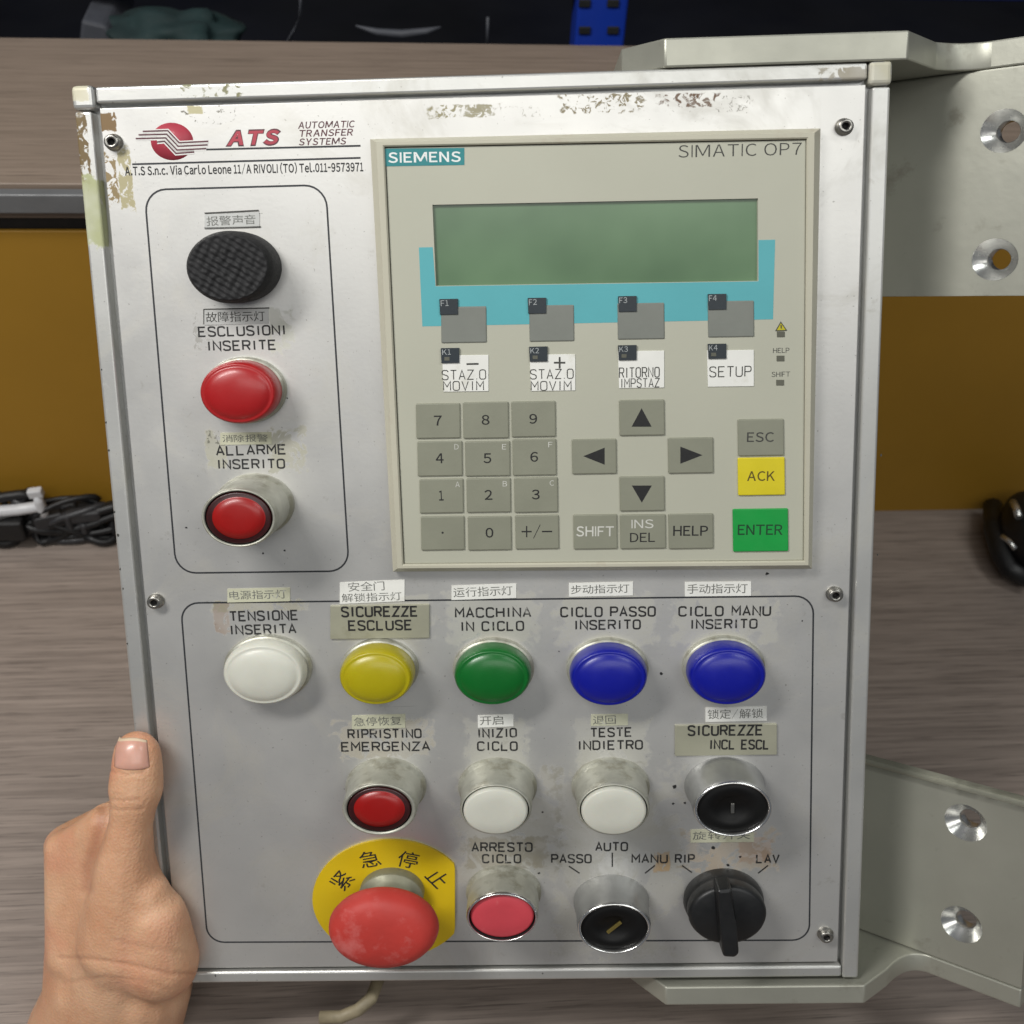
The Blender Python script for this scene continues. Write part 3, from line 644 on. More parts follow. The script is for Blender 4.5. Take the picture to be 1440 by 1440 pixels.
def keysw(x, y, rx, h, label, turned):
    e = node('key_switch', x, y, h, label); r = ru(rx, x, y, h); H = h - FW; ys = .76
    g = G(); g.lathe([(r * 1.06, 0), (r * 1.06, .0015), (r * 1.04, .0022), (r * 1.03, .0045), (r * 1.0, .0060), (r * 1.0, H - .0022), (r * .985, H - .0008), (r * .95, H), (r * .90, H - .0004), (r * .89, H - .0016)], ys=ys, mis=[0] * 6 + [1, 1, 1])
    g.build('collar', e, ['collar_clean', 'ring_bright'])
    g = G(); g.lathe([(r * .895, H - .0018), (r * .86, H - .0014), (r * .45, H - .0012), (r * .42, H - .0017), (0, H - .0017)], ys=ys); g.build('lock_face', e, 'black_gloss')
    g = G(); M = Matrix.Rotation(turned, 4, 'Z'); kl = .13 if turned > 1 else .24
    pts = [tuple((M @ Vector((a * r, b * r, 0)))[:2]) for a, b in ((-kl, -.045), (kl, -.045), (kl, .045), (-kl, .045))]
    g.prism(pts, H - .0018, H - .0011, bev=.0001); g.build('keyhole', e, 'brass_key' if turned < 1 else 'screw_steel'); return e
keysw(1031, 1139, 56, .0190, 'key switch with black face, upper one of the right column', 1.5708)
keysw(864, 1307, 52.5, .0185, 'key switch with black face below the AUTO mark', .70)
# buzzer
e = node('buzzer', 320, 376, .0140, 'black rubber buzzer with a dimpled round front'); r = ru(61, 320, 376, .014); H = .014 - FW
bm_g = G(); prof = [(r * 1.02, 0), (r * 1.03, .004), (r * 1.02, H - .004), (r * .99, H - .002), (r * .93, H - .0005)]
prof += [(r * (.93 - .93 * k / 40), H + .0002) for k in range(1, 40)] + [(0, H + .0002)]
bm_g.lathe(prof, ys=.81, n=128)
for v in bm_g.bm.verts:
    rr = math.hypot(v.co.x, v.co.y / .81)
    if rr < r * .90 and v.co.z > H - .001: v.co.z += .00032 * math.cos((v.co.x + v.co.y * .5) * 1900) * math.cos(v.co.y * 2000) + .00035 * noise.noise(v.co * 700)
bm_g.build('buzzer_body', e, 'buzzer_black')
# selector knob
e = node('selector_knob', 1024, 1289, .012, 'black selector knob with a long pointer handle pointing down'); r = ru(57, 1024, 1289, .012)
g = G(); g.lathe([(r * 1.0, 0), (r * 1.02, .0020), (r * 1.0, .0045), (r * .97, .0058), (r * .95, .0062), (r * .97, .0072), (r * .97, .0110), (r * .93, .0125), (r * .86, .0130), (0, .0128)], ys=.82); g.build('knob_base', e, 'black_knob')
g = G()
a = at(1010, 1235, .022); b = at(1027, 1340, .020); c0 = e.location
def rl(px, py, h): q = L(px, py, h); return (q[0] - c0.x, q[1] - c0.y)
hp = [rl(1008, 1252, .02), rl(1030, 1250, .02), rl(1038, 1300, .02), rl(1041, 1345, .02), rl(1035, 1351, .02), rl(1017, 1350, .02), rl(1011, 1300, .02)]
g.prism(hp, .0125, .0205, bev=.0014, taper=.0006, seg=3); g.build('handle', e, 'black_knob')
g = G(); g.ribbon([rl(1024, 1296, .0216), rl(1029, 1343, .0216)], .0007, .0193, .0197); g.build('pointer_line', e, 'led_grey')
# emergency stop
e = node('emergency_stop', 540, 1302, .0185, 'red mushroom emergency stop button on a yellow disc'); c0 = e.location; HH = .026 - FW
r = ru(77.5, 540, 1302, .0185)
def rl2(px, py, h): q = L(px, py, h); return (q[0] - c0.x, q[1] - c0.y)
pp = []
for k in range(60):
    a_ = 2 * math.pi * k / 60; x_ = 550 + 110 * math.cos(a_); y_ = 1262 - 83 * math.sin(a_)
    pp.append(rl2(min(x_, 640), y_, FW))
g = G(); g.prism(pp, 0, .0012, mi=0, bev=.0002)
for chx, x_, y_, ang in (('紧', 481, 1238, 52), ('急', 520, 1208, 12), ('停', 574, 1209, -14), ('止', 616, 1235, -52)):
    me, a, b, c, d = text_mesh(chx, .004); s_ = ru(14.5, x_, y_, .001) * 2 / (b - a); q = rl2(x_, y_, .0012 + FW)
    M = Matrix.Translation((q[0], q[1], .00125)) @ Matrix.Diagonal((1, .86, 1, 1)) @ Matrix.Rotation(math.radians(ang), 4, 'Z') @ Matrix.Scale(s_, 4) @ Matrix.Translation((-(a + b) / 2, -(c + d) / 2, 0))
    g.mesh_add(me, M, 1)
g.build('yellow_disc', e, ['stop_yellow', 'ink'])
cb = rl2(548, 1268, .008)
g = G(); rc = ru(50, 548, 1268, .008); g.lathe([(rc * .92, .0012), (rc * .92, .0060), (rc * .90, .0066), (rc * .7, .0068), (rc * .68, HH - .008)], cb[0], cb[1], .78); g.build('collar', e, 'collar_dull')
g = G(); g.lathe([(r * .60, HH - .0165), (r * .80, HH - .0130), (r * .97, HH - .0095), (r * 1.0, HH - .0075), (r * .985, HH - .0050), (r * .93, HH - .0025), (r * .84, HH - .0008), (r * .70, HH + .0004), (r * .4, HH + .0012), (0, HH + .0014)], 0, 0, .74, n=64)
g.build('mushroom_head', e, 'mushroom_red')

# ------------------------------------------------------------------ keypad display unit
tm = bpy.data.objects.new('keypad_display', None); C.objects.link(tm); tm.parent = panel; tm['label'] = 'beige operator terminal with a green display and membrane keys'; tm.location = (0, 0, 0)
BH, MH = .0048, .0036
Ob = LP([(521, 196), (1153, 181), (1141, 799), (553, 803)], .001); Ib = LP([(540, 206), (1135, 195), (1131, 789), (567, 794)], BH)
Ot = [tuple(Vector(o).lerp(Vector(i), .42)) for o, i in zip(LP([(521, 196), (1153, 181), (1141, 799), (553, 803)], BH), Ib)]
bm = bmesh.new()
def ringv(pts, z): return [bm.verts.new((x, y, z)) for x, y in pts]
ins = lambda P, k: [tuple(Vector(p) + (Vector((sum(q[0] for q in P) / 4, sum(q[1] for q in P) / 4)) - Vector(p)).normalized() * k) for p in P]
rg = [ringv(Ob, FW), ringv(Ob, .0018), ringv(Ot, BH), ringv(ins(Ib, -.0006), BH), ringv(Ib, BH - .0004), ringv(ins(Ib, .0002), MH - .001)]
for a, b in zip(rg, rg[1:]):
    for i in range(4): bm.faces.new((a[i], a[(i + 1) % 4], b[(i + 1) % 4], b[i]))
bmesh.ops.recalc_face_normals(bm, faces=bm.faces)
me = bpy.data.meshes.new('bezel'); bm.to_mesh(me); bm.free(); link('bezel', me, tm, 'bezel')
# membrane with a display opening
Ml = ins(LP([(540, 206), (1135, 195), (1131, 789), (567, 794)], MH), .0007)
Dw = LP([(608, 288), (1066, 279), (1066, 395), (613, 402)], MH)
bm = bmesh.new()
o1 = ringv(Ml, MH); i1 = ringv(Dw, MH); i2 = ringv(ins(Dw, .0003), MH - .0022)
o0 = ringv(ins(Ml, .0), MH - .0012)
for a, b in ((o0, o1), (o1, i1), (i1, i2)):
    for i in range(4): bm.faces.new((a[i], a[(i + 1) % 4], b[(i + 1) % 4], b[i]))
bmesh.ops.recalc_face_normals(bm, faces=bm.faces)
me = bpy.data.meshes.new('membrane'); bm.to_mesh(me); bm.free(); link('membrane', me, tm, 'membrane')
g = G(); gr = LP([(539, 205), (1136, 194), (1132, 790), (566, 795)], MH); g.prism(gr, MH - .003, MH - .0014); g.build('membrane_gap', tm, 'hex_dark')
g = G(); g.prism(ins(Dw, -.001), MH - .0030, MH - .0012); g.build('display', tm, 'lcd_green')
# teal band: strips round the lower part of the display
tw = MH
g = G()
g.prism(LP([(589, 348), (608.5, 347.6), (612.5, 402.6), (1066.6, 395.6), (1066.6, 337.6), (1090, 337), (1087, 449), (594, 459)], tw), tw - .0001, tw + .00006); g.build('teal_band', tm, 'teal_print')
g = G(); g.prism(LP([(541, 209), (653, 208), (653, 232), (541.5, 234)], MH), MH, MH + .0001); put_text(g, 'SIEMENS', 546, 229, 648, 227.5, 14.5, MH + .00013, 1, bold=.021, gap=.13)
g.build('maker_badge', tm, ['badge_teal', 'badge_white'])
g = G(); put_text(g, 'SIMATIC OP7', 954, 221.5, 1127, 217.5, 17, MH + .00005, 0, bold=-.006, gap=.16); g.build('model_lettering', tm, 'ink_soft')
def key(x0, y0, x1, y1, m='key_grey', txt=None, ink='ink', h=13, tw=None, arrow=None, sub=None, lift=.0007, skew=1.0, extra=None):
    g = G(); hw, hh = (x1 - x0) / 2, (y1 - y0) / 2; cx, cy = (x0 + x1) / 2, (y0 + y1) / 2
    z1 = MH + lift
    g.prism(LP([(x0, y0 + skew / 2), (x1, y0 - skew / 2), (x1 + .6, y1 - skew / 2), (x0 + .8, y1 + skew / 2)], MH), MH - .0003, z1, mi=0, bev=.00035, seg=2)
    mats_ = [m, ink]
    if txt: w_ = tw or 11 * len(txt); put_text(g, txt, cx - w_ / 2, cy + h / 2, cx + w_ / 2, cy + h / 2 - .2, h, z1 + .00004, 1, bold=.012)
    if extra:
        for (t_, a, b, c, d, hh_, mi) in extra: put_text(g, t_, a, b, c, d, hh_, z1 + .00004, mi, bold=.004)
        mats_.append('ink_white')
    if sub: mats_.append('ink_white') if len(mats_) < 3 else None; put_text(g, sub, x1 - 11, y0 + 12, x1 - 5, y0 + 12, 7.5, z1 + .00004, 2)
    if arrow:
        g.prism(LP([(cx + a, cy + b) for a, b in arrow], z1), z1, z1 + .00006, mi=1)
    return g.build('key', tm, mats_)
pad = [[(585, 567, 647, 616, '7', None), (651, 565, 715, 616, '8', None), (719, 564, 781, 614, '9', None)],
       [(587, 620, 650, 669, '4', 'D'), (654, 620, 717, 669, '5', 'E'), (720.5, 617, 782, 668, '6', 'F')],
       [(590, 673, 651.5, 721, '1', 'A'), (656, 672, 718, 720, '2', 'B'), (723, 671, 784, 720, '3', 'C')],
       [(592, 725.5, 653, 773, '.', None), (658, 725.5, 719, 773, '0', None), (724.5, 724, 785.5, 771.5, '+/-', None)]]
for row in pad:
    for (x0, y0, x1, y1, tx, sb) in row:
        if tx == '.': key(x0, y0, x1, y1, txt='.', h=3, tw=3)
        else: key(x0, y0, x1, y1, txt=tx, h=14 if tx != '+/-' else 16, tw={'1': 6.5, '+/-': 43}.get(tx, 11), sub=sb)
key(870.5, 562, 934, 612, arrow=((-14, 13), (14, 13), (0, -13))); key(871, 669.5, 934, 718, arrow=((-14, -11), (14, -11), (0, 13)))
key(804, 617, 866.5, 666, arrow=((15, -12), (15, 12), (-15, 0))); key(939, 615, 1002.5, 665, arrow=((-14, -12), (-14, 12), (17, 0)))
key(806, 723, 867.6, 771.5, txt='SHIFT', ink='ink_white', tw=53, h=14); key(939.6, 722, 1002.5, 771, txt='HELP', tw=49, h=14)
key(871.5, 723, 935.7, 771, extra=[('DEL', 886, 762.5, 921, 762, 13, 1), ('INS', 888, 743, 919, 742.5, 12, 2)])
key(1037, 589, 1101.5, 640.5, txt='ESC', tw=38, h=13.5, ink='ink_soft'); key(1037, 643, 1103, 696, 'key_yellow', 'ACK', 'ink_olive', 13.5, 39); key(1030, 715, 1107.7, 775, 'key_green', 'ENTER', 'ink_green', 14.5, 63)
for x0, y0, x1, y1 in ((620, 431, 684, 482), (744, 429, 807, 480), (868, 426, 934, 477), (995, 423, 1060, 474)): key(x0, y0, x1, y1, 'key_clear', lift=.0004)
lab = [((622, 499, 687, 551), [('-', 1)], None), ]
def klabel(q, big, l1, l2):
    g = G(); x0, y0, x1, y1 = q; z = MH + .0003
    g.prism(LP([(x0, y0 + .8), (x1, y0), (x1, y1 - 1), (x0 + 1.5, y1)], MH), MH - .0002, z, mi=0, bev=.0001)
    if big == '+': g.ribbon(LP([(x0 + 34, y0 + 12), (x0 + 50, y0 + 12)], z), .0006, z, z + .00006, mi=1); g.ribbon(LP([(x0 + 42, y0 + 4), (x0 + 42, y0 + 20)], z), .0006, z, z + .00008, mi=1)
    if big == '-': g.ribbon(LP([(x0 + 34, y0 + 13), (x0 + 51, y0 + 12.6)], z), .0006, z, z + .00006, mi=1)
    for (t_, a, b, c, d, h) in (l1, l2):
        if t_: put_strokes(g, t_, a, b, c, d, h, z, 1, .62)
    return g.build('key_label', tm, ['paper', 'ink_soft'])
klabel((622, 499, 687, 551), '-', ('STAZ.O', 622, 534, 683, 533, 13), ('MOVIM', 624, 549, 680, 548.5, 12.5))
klabel((745, 498, 809, 550), '+', ('STAZ.O', 746, 533, 806, 532, 13), ('MOVIM', 747, 549, 803, 548.5, 12.5))
klabel((869, 493, 934, 546), None, ('RITORNO', 871, 531, 927, 530, 13.5), ('IMPSTAZ', 873, 545, 927, 544, 12))
klabel((994, 492, 1060, 544), None, ('SETUP', 998, 530, 1056, 529, 14), ('', 0, 0, 0, 0, 0))
for i, (x, y) in enumerate(((618, 420), (742, 418.5), (869, 416), (995, 413))):
    g = G(); z = MH + .0008; g.prism(LP([(x, y + .5), (x + 26, y), (x + 26, y + 22), (x + 1, y + 22.5)], MH), MH, z, bev=.0001); put_text(g, 'F%d' % (i + 1), x + 2, y + 10.5, x + 13, y + 10, 8, z + .00004, 1); g.build('key_tag', tm, ['tag_dark', 'tag_print'])
for i, (x, y) in enumerate(((620, 489), (744, 487), (869, 485), (995, 483))):
    g = G(); z = MH + .0008; g.prism(LP([(x, y + .5), (x + 26, y), (x + 26, y + 21), (x + 1, y + 21.5)], MH), MH, z, bev=.0001); put_text(g, 'K%d' % (i + 1), x + 2, y + 10, x + 14, y + 9.6, 7.5, z + .00004, 1)
    g.prism(LP([(x + 5, y + 13), (x + 12, y + 13), (x + 12, y + 18), (x + 5, y + 18)], z), z, z + .0001, mi=2); g.build('key_tag', tm, ['tag_dark', 'tag_print', 'led_grey'])
g = G(); z = MH
tri = [(1098, 453), (1091, 465), (1106, 464.5)]; g.prism(LP(tri, z), z, z + .00005, mi=0); g.ribbon(LP([(1098.3, 457), (1098.5, 462)], z), .0004, z + .00005, z + .0001, mi=1); g.ribbon(LP(tri, z), .0003, z + .00005, z + .0001, closed=True, mi=1)
put_text(g, 'HELP', 1087, 496.5, 1110, 496, 7, z + .00005, 1); put_text(g, 'SHIFT', 1085, 530, 1111, 529.5, 7, z + .00005, 1); g.build('indicator_lettering', tm, ['warn_yellow', 'ink_soft'])
for x, y in ((1098, 470), (1097.5, 504), (1097, 538)):
    g = G(); g.prism(LP([(x - 5.5, y - 4), (x + 5.5, y - 4), (x + 5.5, y + 4), (x - 5.5, y + 4)], z), z, z + .0002, bev=.0001); g.build('indicator_light', tm, 'led_grey')

# ------------------------------------------------------------------ mounting brackets
def bevel_all(bm, off, seg=2):
    bmesh.ops.recalc_face_normals(bm, faces=bm.faces)
    es = [e for e in bm.edges if len(e.link_faces) == 2 and e.calc_face_angle(0) > .6]
    bmesh.ops.bevel(bm, geom=es, offset=off, segments=seg, affect='EDGES', profile=.5, clamp_overlap=True)
def sweep(pts, v0, v1):
    """(u, w) outline swept from v0 to v1"""
    bm = bmesh.new(); a = [bm.verts.new((u, v0, w_)) for u, w_ in pts]; b = [bm.verts.new((u, v1, w_)) for u, w_ in pts]
    bm.faces.new(a); bm.faces.new(b[::-1]); n = len(pts)
    for i in range(n): bm.faces.new((a[i], b[i], b[(i + 1) % n], a[(i + 1) % n]))
    return bm
def arc3(a, b, c, n=22):
    A, B, C_ = Vector(a), Vector(b), Vector(c); return [tuple(A * (1 - t) ** 2 + B * 2 * t * (1 - t) + C_ * t * t) for t in [k / n for k in range(n + 1)]]
th = .0094
def bracket(sgn, vflange0, vflange1, vp0, vp1, left, front, fil, direc, length, holes, nm):
    e = bpy.data.objects.new('mounting_bracket', None); C.objects.link(e); e.parent = panel; e.location = (0, 0, 0); e['label'] = nm
    d = Vector(direc).normalized(); f0 = Vector(fil)
    far = f0 + d * length; nrm = Vector((-d.y, d.x))           # front-facing normal in (u, w)
    near_ = f0 - d * .045
    pts = [(left[0], -.062), (left[0], left[1]), front[0], front[1]] + arc3(front[2], fil, tuple(f0 + d * .010)) + [tuple(far), tuple(far - nrm * th), tuple(f0 - nrm * th - d * .01), (f0.x - .02, -.062)]
    bm = sweep(pts, vflange0, vflange1); bevel_all(bm, .0006)
    for f_ in bm.faces:
        f_.smooth = f_.calc_area() < 1.2e-5
    me = bpy.data.meshes.new('flange'); bm.to_mesh(me); bm.free(); link('flange', me, e, 'bracket_alu')
    # plate with two countersunk holes: build in its own frame (s along d, v)
    M = Matrix(((d.x, 0, nrm.x, f0.x), (0, 1, 0, 0), (d.y, 0, nrm.y, f0.y), (0, 0, 0, 1)))
    bm = bmesh.new(); rh, rc_ = .0040, .0080
    s0, s1 = -.045, length
    hs = []
    for (px, py) in holes:                    # find the hole centre on the plate front by ray
        rr = ray(px, py); Pn = (U_ * nrm.x + N_ * nrm.y); Po = P0 + U_ * f0.x + N_ * f0.y; t_ = Po.dot(Pn) / rr.dot(Pn); p = rr * t_ - P0
        hs.append(((Vector((p.dot(U_), p.dot(N_))) - f0).dot(d), p.dot(V_)))
    # split the plate rectangle in bands, one square cell around each hole
    hs.sort(key=lambda q: q[1]); half = .0125
    ys_ = [vp0]
    for h in hs: ys_ += [h[1] - half, h[1] + half]
    ys_.append(vp1); N = 32
    def vtx(x, y, z): return bm.verts.new((x, y, z))
    for z, flip in ((0, False), (-th, True)):
        for i in range(len(ys_) - 1):
            y0, y1 = ys_[i], ys_[i + 1]
            if i % 2 == 0:
                q = [vtx(s0, y0, z), vtx(s1, y0, z), vtx(s1, y1, z), vtx(s0, y1, z)]; bm.faces.new(q if not flip else q[::-1])
            else:
                hx, hy = hs[(i - 1) // 2]; rr_ = rc_ if not flip else rh
                for xa, xb in ((s0, hx - half), (hx + half, s1)):
                    q = [vtx(xa, y0, z), vtx(xb, y0, z), vtx(xb, y1, z), vtx(xa, y1, z)]; bm.faces.new(q if not flip else q[::-1])
                for k in range(N):
                    a0, a1 = 2 * math.pi * k / N, 2 * math.pi * (k + 1) / N
                    def sq(a_): m_ = max(abs(math.cos(a_)), abs(math.sin(a_))); return (hx + half * math.cos(a_) / m_, hy + half * math.sin(a_) / m_)
                    p0_, p1_ = sq(a0), sq(a1)
                    q = [vtx(hx + rr_ * math.cos(a0), hy + .9 * rr_ * math.sin(a0), z), vtx(*p0_, z), vtx(*p1_, z), vtx(hx + rr_ * math.cos(a1), hy + .9 * rr_ * math.sin(a1), z)]
                    bm.faces.new(q if not flip else q[::-1])
    for (x_, y0, y1) in ((s1, vp0, vp1), (s0, vp0, vp1)):
        q = [vtx(x_, y0, 0), vtx(x_, y0, -th), vtx(x_, y1, -th), vtx(x_, y1, 0)]; bm.faces.new(q)
    for y_ in (vp0, vp1):
        q = [vtx(s0, y_, 0), vtx(s1, y_, 0), vtx(s1, y_, -th), vtx(s0, y_, -th)]; bm.faces.new(q)
    bmesh.ops.remove_doubles(bm, verts=bm.verts, dist=1e-6); bmesh.ops.recalc_face_normals(bm, faces=bm.faces)
    es = [x for x in bm.edges if len(x.link_faces) == 2 and x.calc_face_angle(0) > .8 and min(abs(x.verts[0].co.y - vp0), abs(x.verts[0].co.y - vp1), abs(x.verts[0].co.x - s1)) < 1e-5]
    bmesh.ops.bevel(bm, geom=es, offset=.0006, segments=2, affect='EDGES')
    bm.transform(M); me = bpy.data.meshes.new('plate'); bm.to_mesh(me); bm.free(); link('plate', me, e, 'bracket_alu')
    for hx, hy in hs:
        g = G(); g.lathe([(rc_ + .0001, .00005), (rc_ * .98, -.0003), (rh + .0002, -.0042), (rh, -.0044), (rh, -th)], hx, hy, .9, 32); g.bm.transform(M); g.build('countersunk_hole', e, 'raw_alu')
    return e
bracket(1, .1462, .1552, .0700, .1460, (.0405, -.016), [(.0535, .0008), (.1315, .0008), (.1475, -.0215)], (.1590, -.0290), (.77, .64), .060, [(1412, 184), (1399, 365)], 'upper bent aluminium mounting bracket with two countersunk holes')
bracket(-1, -.1925, -.1848, -.1846, -.1145, (.0405, -.016), [(.0535, .0025), (.1285, .0025), (.1400, -.0080)], (.1515, -.0225), (.76, .65), .0445, [(1358, 1157), (1352, 1300)], 'lower bent aluminium mounting bracket with two countersunk holes')

# ------------------------------------------------------------------ the hand
def HP(px, py, wc): a = L(px, py, wc); return Vector((a[0], a[1], wc))
def caps(bm, p, q, r0, r1, flat=(1, 1), n=14):
    """tapered round limb"""
    d = (q - p); Ld = d.length; d.normalize(); ref = Vector((0, 0, 1)) if abs(d.z) < .9 else Vector((1, 0, 0))
    a = d.cross(ref).normalized(); b = d.cross(a).normalized(); rings = []
    st = [(-1, 0), (-.87, .5), (-.5, .87), (0, 1)]
    prof = [(p + d * (r0 * k), r0 * m_) for k, m_ in st] + [(q + d * (r1 * -k), r1 * m_) for k, m_ in st[::-1]]
    for c, r_ in prof:
        if r_ < 1e-6: rings.append([bm.verts.new(c)])
        else: rings.append([bm.verts.new(c + a * r_ * flat[0] * math.cos(2 * math.pi * j / n) + b * r_ * flat[1] * math.sin(2 * math.pi * j / n)) for j in range(n)])
    for A, B in zip(rings, rings[1:]):
        for j in range(n):
            k = (j + 1) % n
            if len(A) == 1: bm.faces.new((A[0], B[j], B[k]))
            elif len(B) == 1: bm.faces.new((A[j], B[0], A[k]))
            else: bm.faces.new((A[j], B[j], B[k], A[k]))
def ell(bm, c, rx, ry, rz, rot=0):
    M = Matrix.Translation(c) @ Matrix.Rotation(rot, 4, 'Z') @ Matrix.Diagonal((rx, ry, rz, 1)); bmesh.ops.create_icosphere(bm, subdivisions=3, radius=1, matrix=M)
bm = bmesh.new()
# thumb
caps(bm, HP(193, 1078, .0085), HP(191, 1110, .0088), .0096, .0103, (1, .86))
caps(bm, HP(193, 1061, .0078), HP(193, 1100, .0085), .0092, .0098, (1, .80))
caps(bm, HP(189, 1112, .0088), HP(183, 1165, .0085), .0095, .0080, (1, .95))
caps(bm, HP(183, 1160, .0085), HP(176, 1215, .0065), .0084, .0112)
# first metacarpal and ball of the thumb
caps(bm, HP(176, 1215, .0065), HP(178, 1320, .000), .0118, .0190)
caps(bm, HP(206, 1258, .0070), HP(220, 1345, .004), .0095, .0155)
caps(bm, HP(220, 1292, .0070), HP(226, 1352, .004), .0120, .0150)
caps(bm, HP(182, 1330, -.006), HP(150, 1440, -.018), .0205, .0215)
# back of the hand / index side: one broad web from the knuckle to the thumb
for k in range(7):
    t_ = k / 6
    caps(bm, HP(88 + 64 * t_, 1192 - 34 * t_ ** 1.3, -.014 + .008 * t_), HP(118 + 44 * t_, 1335, -.014 + .002 * t_), .0070 + .0015 * t_, .0150)
caps(bm, HP(84, 1192, -.013), HP(92, 1215, -.014), .0062, .0080)
caps(bm, HP(88, 1200, -.014), HP(110, 1330, -.016), .0072, .0125)
caps(bm, HP(112, 1330, -.016), HP(118, 1400, -.022), .0135, .0165)
# wrist and forearm
caps(bm, HP(160, 1385, -.014), HP(110, 1500, -.034), .0235, .0270, (1.05, .9))
caps(bm, HP(206, 1378, -.008), HP(176, 1470, -.024), .0185, .0215)
caps(bm, HP(110, 1500, -.034), HP(20, 1640, -.055), .0300, .0340)
# four fingers wrapped round the side and the back of the housing
for k, (kx, ky, r_) in enumerate(((92, 1190, .0078), (98, 1245, .0082), (108, 1300, .0078), (120, 1352, .0068))):
    a = HP(kx, ky, -.020 - .003 * k); uL = ul - .0105
    b = Vector((uL - .004, a.y + .004, -.052)); c = Vector((ul + .003, a.y + .007, -DEP - .0095)); d = Vector((ul + .030 - .003 * k, a.y + .009, -DEP - .0085))
    caps(bm, a, b, r_ * 1.12, r_ * 1.05); caps(bm, b, c, r_ * 1.04, r_ * .96); caps(bm, c, d, r_ * .96, r_ * .82)
    if k: caps(bm, HP(kx, ky, -.020 - .003 * k), HP(132, 1380, -.026), r_ * 1.15, .013)
me = bpy.data.meshes.new('person'); bm.to_mesh(me); bm.free()
tmp = bpy.data.objects.new('tmp', me); C.objects.link(tmp)
m1 = tmp.modifiers.new('r', 'REMESH'); m1.mode = 'VOXEL'; m1.voxel_size = .0009
m2 = tmp.modifiers.new('s', 'SMOOTH'); m2.factor = .5; m2.iterations = 44
m3 = tmp.modifiers.new('r2', 'REMESH'); m3.mode = 'VOXEL'; m3.voxel_size = .00075
m4 = tmp.modifiers.new('s2', 'SMOOTH'); m4.factor = .5; m4.iterations = 6
bpy.context.view_layer.update()
hm = bpy.data.meshes.new_from_object(tmp.evaluated_get(bpy.context.evaluated_depsgraph_get())); bpy.data.objects.remove(tmp)
hm.name = 'person'
# creases pressed in along lines given on the skin
def seg_d(p, a, b):
    ab = b - a; t_ = max(0, min(1, (p - a).dot(ab) / ab.length_squared)); return (p - a - ab * t_).length
CR = [([(84, 1347), (130, 1349), (190, 1358), (240, 1370), (286, 1369)], .0007, .00042), ([(90, 1382), (150, 1374), (200, 1380), (240, 1392)], .0009, .00022),
      ([(158, 1125), (175, 1126), (196, 1125)], .0006, .0004), ([(156, 1138), (180, 1139), (200, 1138)], .0006, .0003), ([(160, 1118), (180, 1119)], .0005, .0002), ([(165, 1131), (190, 1132)], .0004, .0002),
      ([(145, 1128), (141, 1160), (132, 1190), (121, 1222), (120, 1250)], .0022, .0010), ([(156, 1083), (175, 1090), (200, 1087), (209, 1072)], .0006, .0003), ([(160, 1322), (210, 1334), (262, 1340)], .0010, .0002)]
CRP = []
for pts, wd, dp in CR: CRP.append(([Vector(((p[0] - 720) / F, (720 - p[1]) / F)) for p in pts], wd / .41, dp))
att = hm.attributes.new('crease', 'FLOAT', 'POINT')
hm.update(); nrm_ = [v.normal.copy() for v in hm.vertices]
for i, v in enumerate(hm.vertices):
    cc_ = P0 + U_ * v.co.x + V_ * v.co.y + N_ * v.co.z; nn = U_ * nrm_[i].x + V_ * nrm_[i].y + N_ * nrm_[i].z
    if nn.z < .05: continue
    s2 = Vector((cc_.x / -cc_.z, cc_.y / -cc_.z)); tot = 0; mx = 0
    for pts, wd, dp in CRP:
        if abs(s2.x - pts[0].x) > .12: continue
        dd = min(seg_d(s2, a, b) for a, b in zip(pts, pts[1:])); k = math.exp(-(dd / wd) ** 2); tot += dp * k; mx = max(mx, k * min(1, dp / .0008))
    if tot > 1e-6: v.co -= nrm_[i] * tot
    att.data[i].value = mx * .55
for p in hm.polygons: p.use_smooth = True
person = link('person', hm, None, 'skin'); person.matrix_world = PM
tag(person, 'bare left hand gripping the lower left edge of the panel, thumb up in front', 'person')
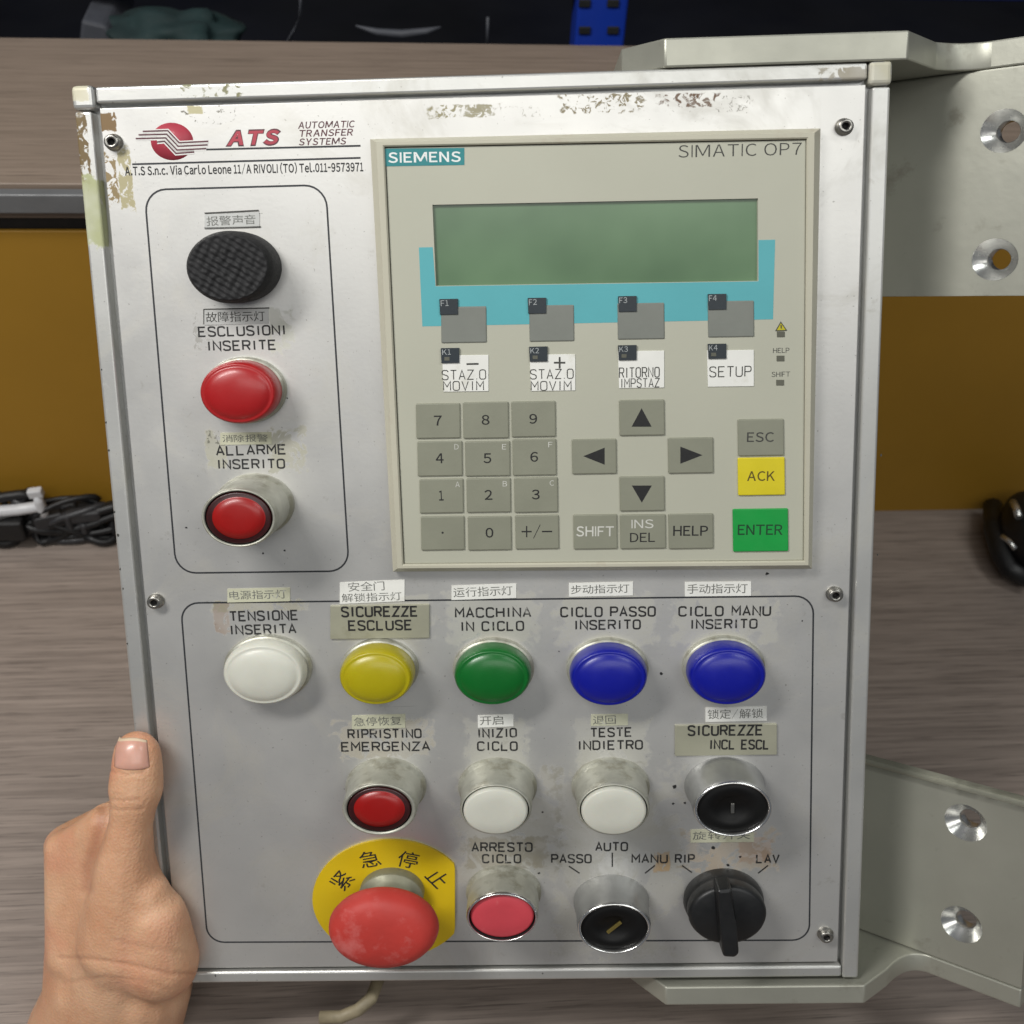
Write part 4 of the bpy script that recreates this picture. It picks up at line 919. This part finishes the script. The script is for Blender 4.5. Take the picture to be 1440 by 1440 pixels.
# thumbnail: thin curved sheet laid on the thumb
from mathutils.bvhtree import BVHTree
bvh = BVHTree.FromPolygons([v.co for v in hm.vertices], [tuple(p.vertices) for p in hm.polygons])
Cc = Vector(((-P0).dot(U_), (-P0).dot(V_), (-P0).dot(N_)))
bm = bmesh.new(); NX, NY = 16, 18; grid = []
for j in range(NY + 1):
    row = []
    for i in range(NX + 1):
        s_, t_ = i / NX * 2 - 1, j / NY
        wx = 26.5 * (1 - .10 * (1 - t_)) ; x = 184.5 + 1.5 * t_ + s_ * wx
        y = 1034.5 + t_ * 50 + (1 - math.sqrt(max(0, 1 - (s_ * .92) ** 2))) * (10 if t_ < .5 else -10) * abs(t_ - .5) * 2
        d = (Vector((*L(x, y, 0), 0)) - Cc).normalized(); h = bvh.ray_cast(Cc, d)
        p = h[0] if h[0] and h[0].z > -.002 else None
        row.append((p, h[1] if p else None, s_, t_))
    grid.append(row)
# fill misses with the nearest hit, lift and arch
vs = []
for row in grid:
    ok = [(q[2], q[0]) for q in row if q[0]]; r2 = []
    for (p, n_, s_, t_) in row:
        if p is None:
            k = min(ok, key=lambda z_: abs(z_[0] - s_)) if ok else None; p = (k[1] + Vector(((s_ - k[0]) * .003, 0, -abs(s_ - k[0]) * .003))) if k else HP(183 + s_ * 22, 1035, .012)
        r2.append(p)
    vs.append(r2)
for it in range(3):
    vs = [[(vs[j][i] * 2 + vs[max(j - 1, 0)][i] + vs[min(j + 1, NY)][i] + vs[j][max(i - 1, 0)] + vs[j][min(i + 1, NX)]) / 6 for i in range(NX + 1)] for j in range(NY + 1)]
bv = []
for j in range(NY + 1):
    r2 = []
    for i in range(NX + 1):
        s_ = i / NX * 2 - 1; edge = max(abs(s_), abs(j / NY * 2 - 1) if j > NY / 2 else 0)
        r2.append(bm.verts.new(vs[j][i] + Vector((0, 0, .0009 * (1 - edge ** 4) + .0001))))
    bv.append(r2)
for j in range(NY):
    for i in range(NX):
        f = bm.faces.new((bv[j][i], bv[j + 1][i], bv[j + 1][i + 1], bv[j][i + 1])); f.smooth = True; f.material_index = 1 if j < 2 else 0
me = bpy.data.meshes.new('thumbnail'); bm.to_mesh(me); bm.free()
nail = link('thumbnail', me, person, ['nail_pink', 'nail_tip'])
so = nail.modifiers.new('thick', 'SOLIDIFY'); so.thickness = .0005
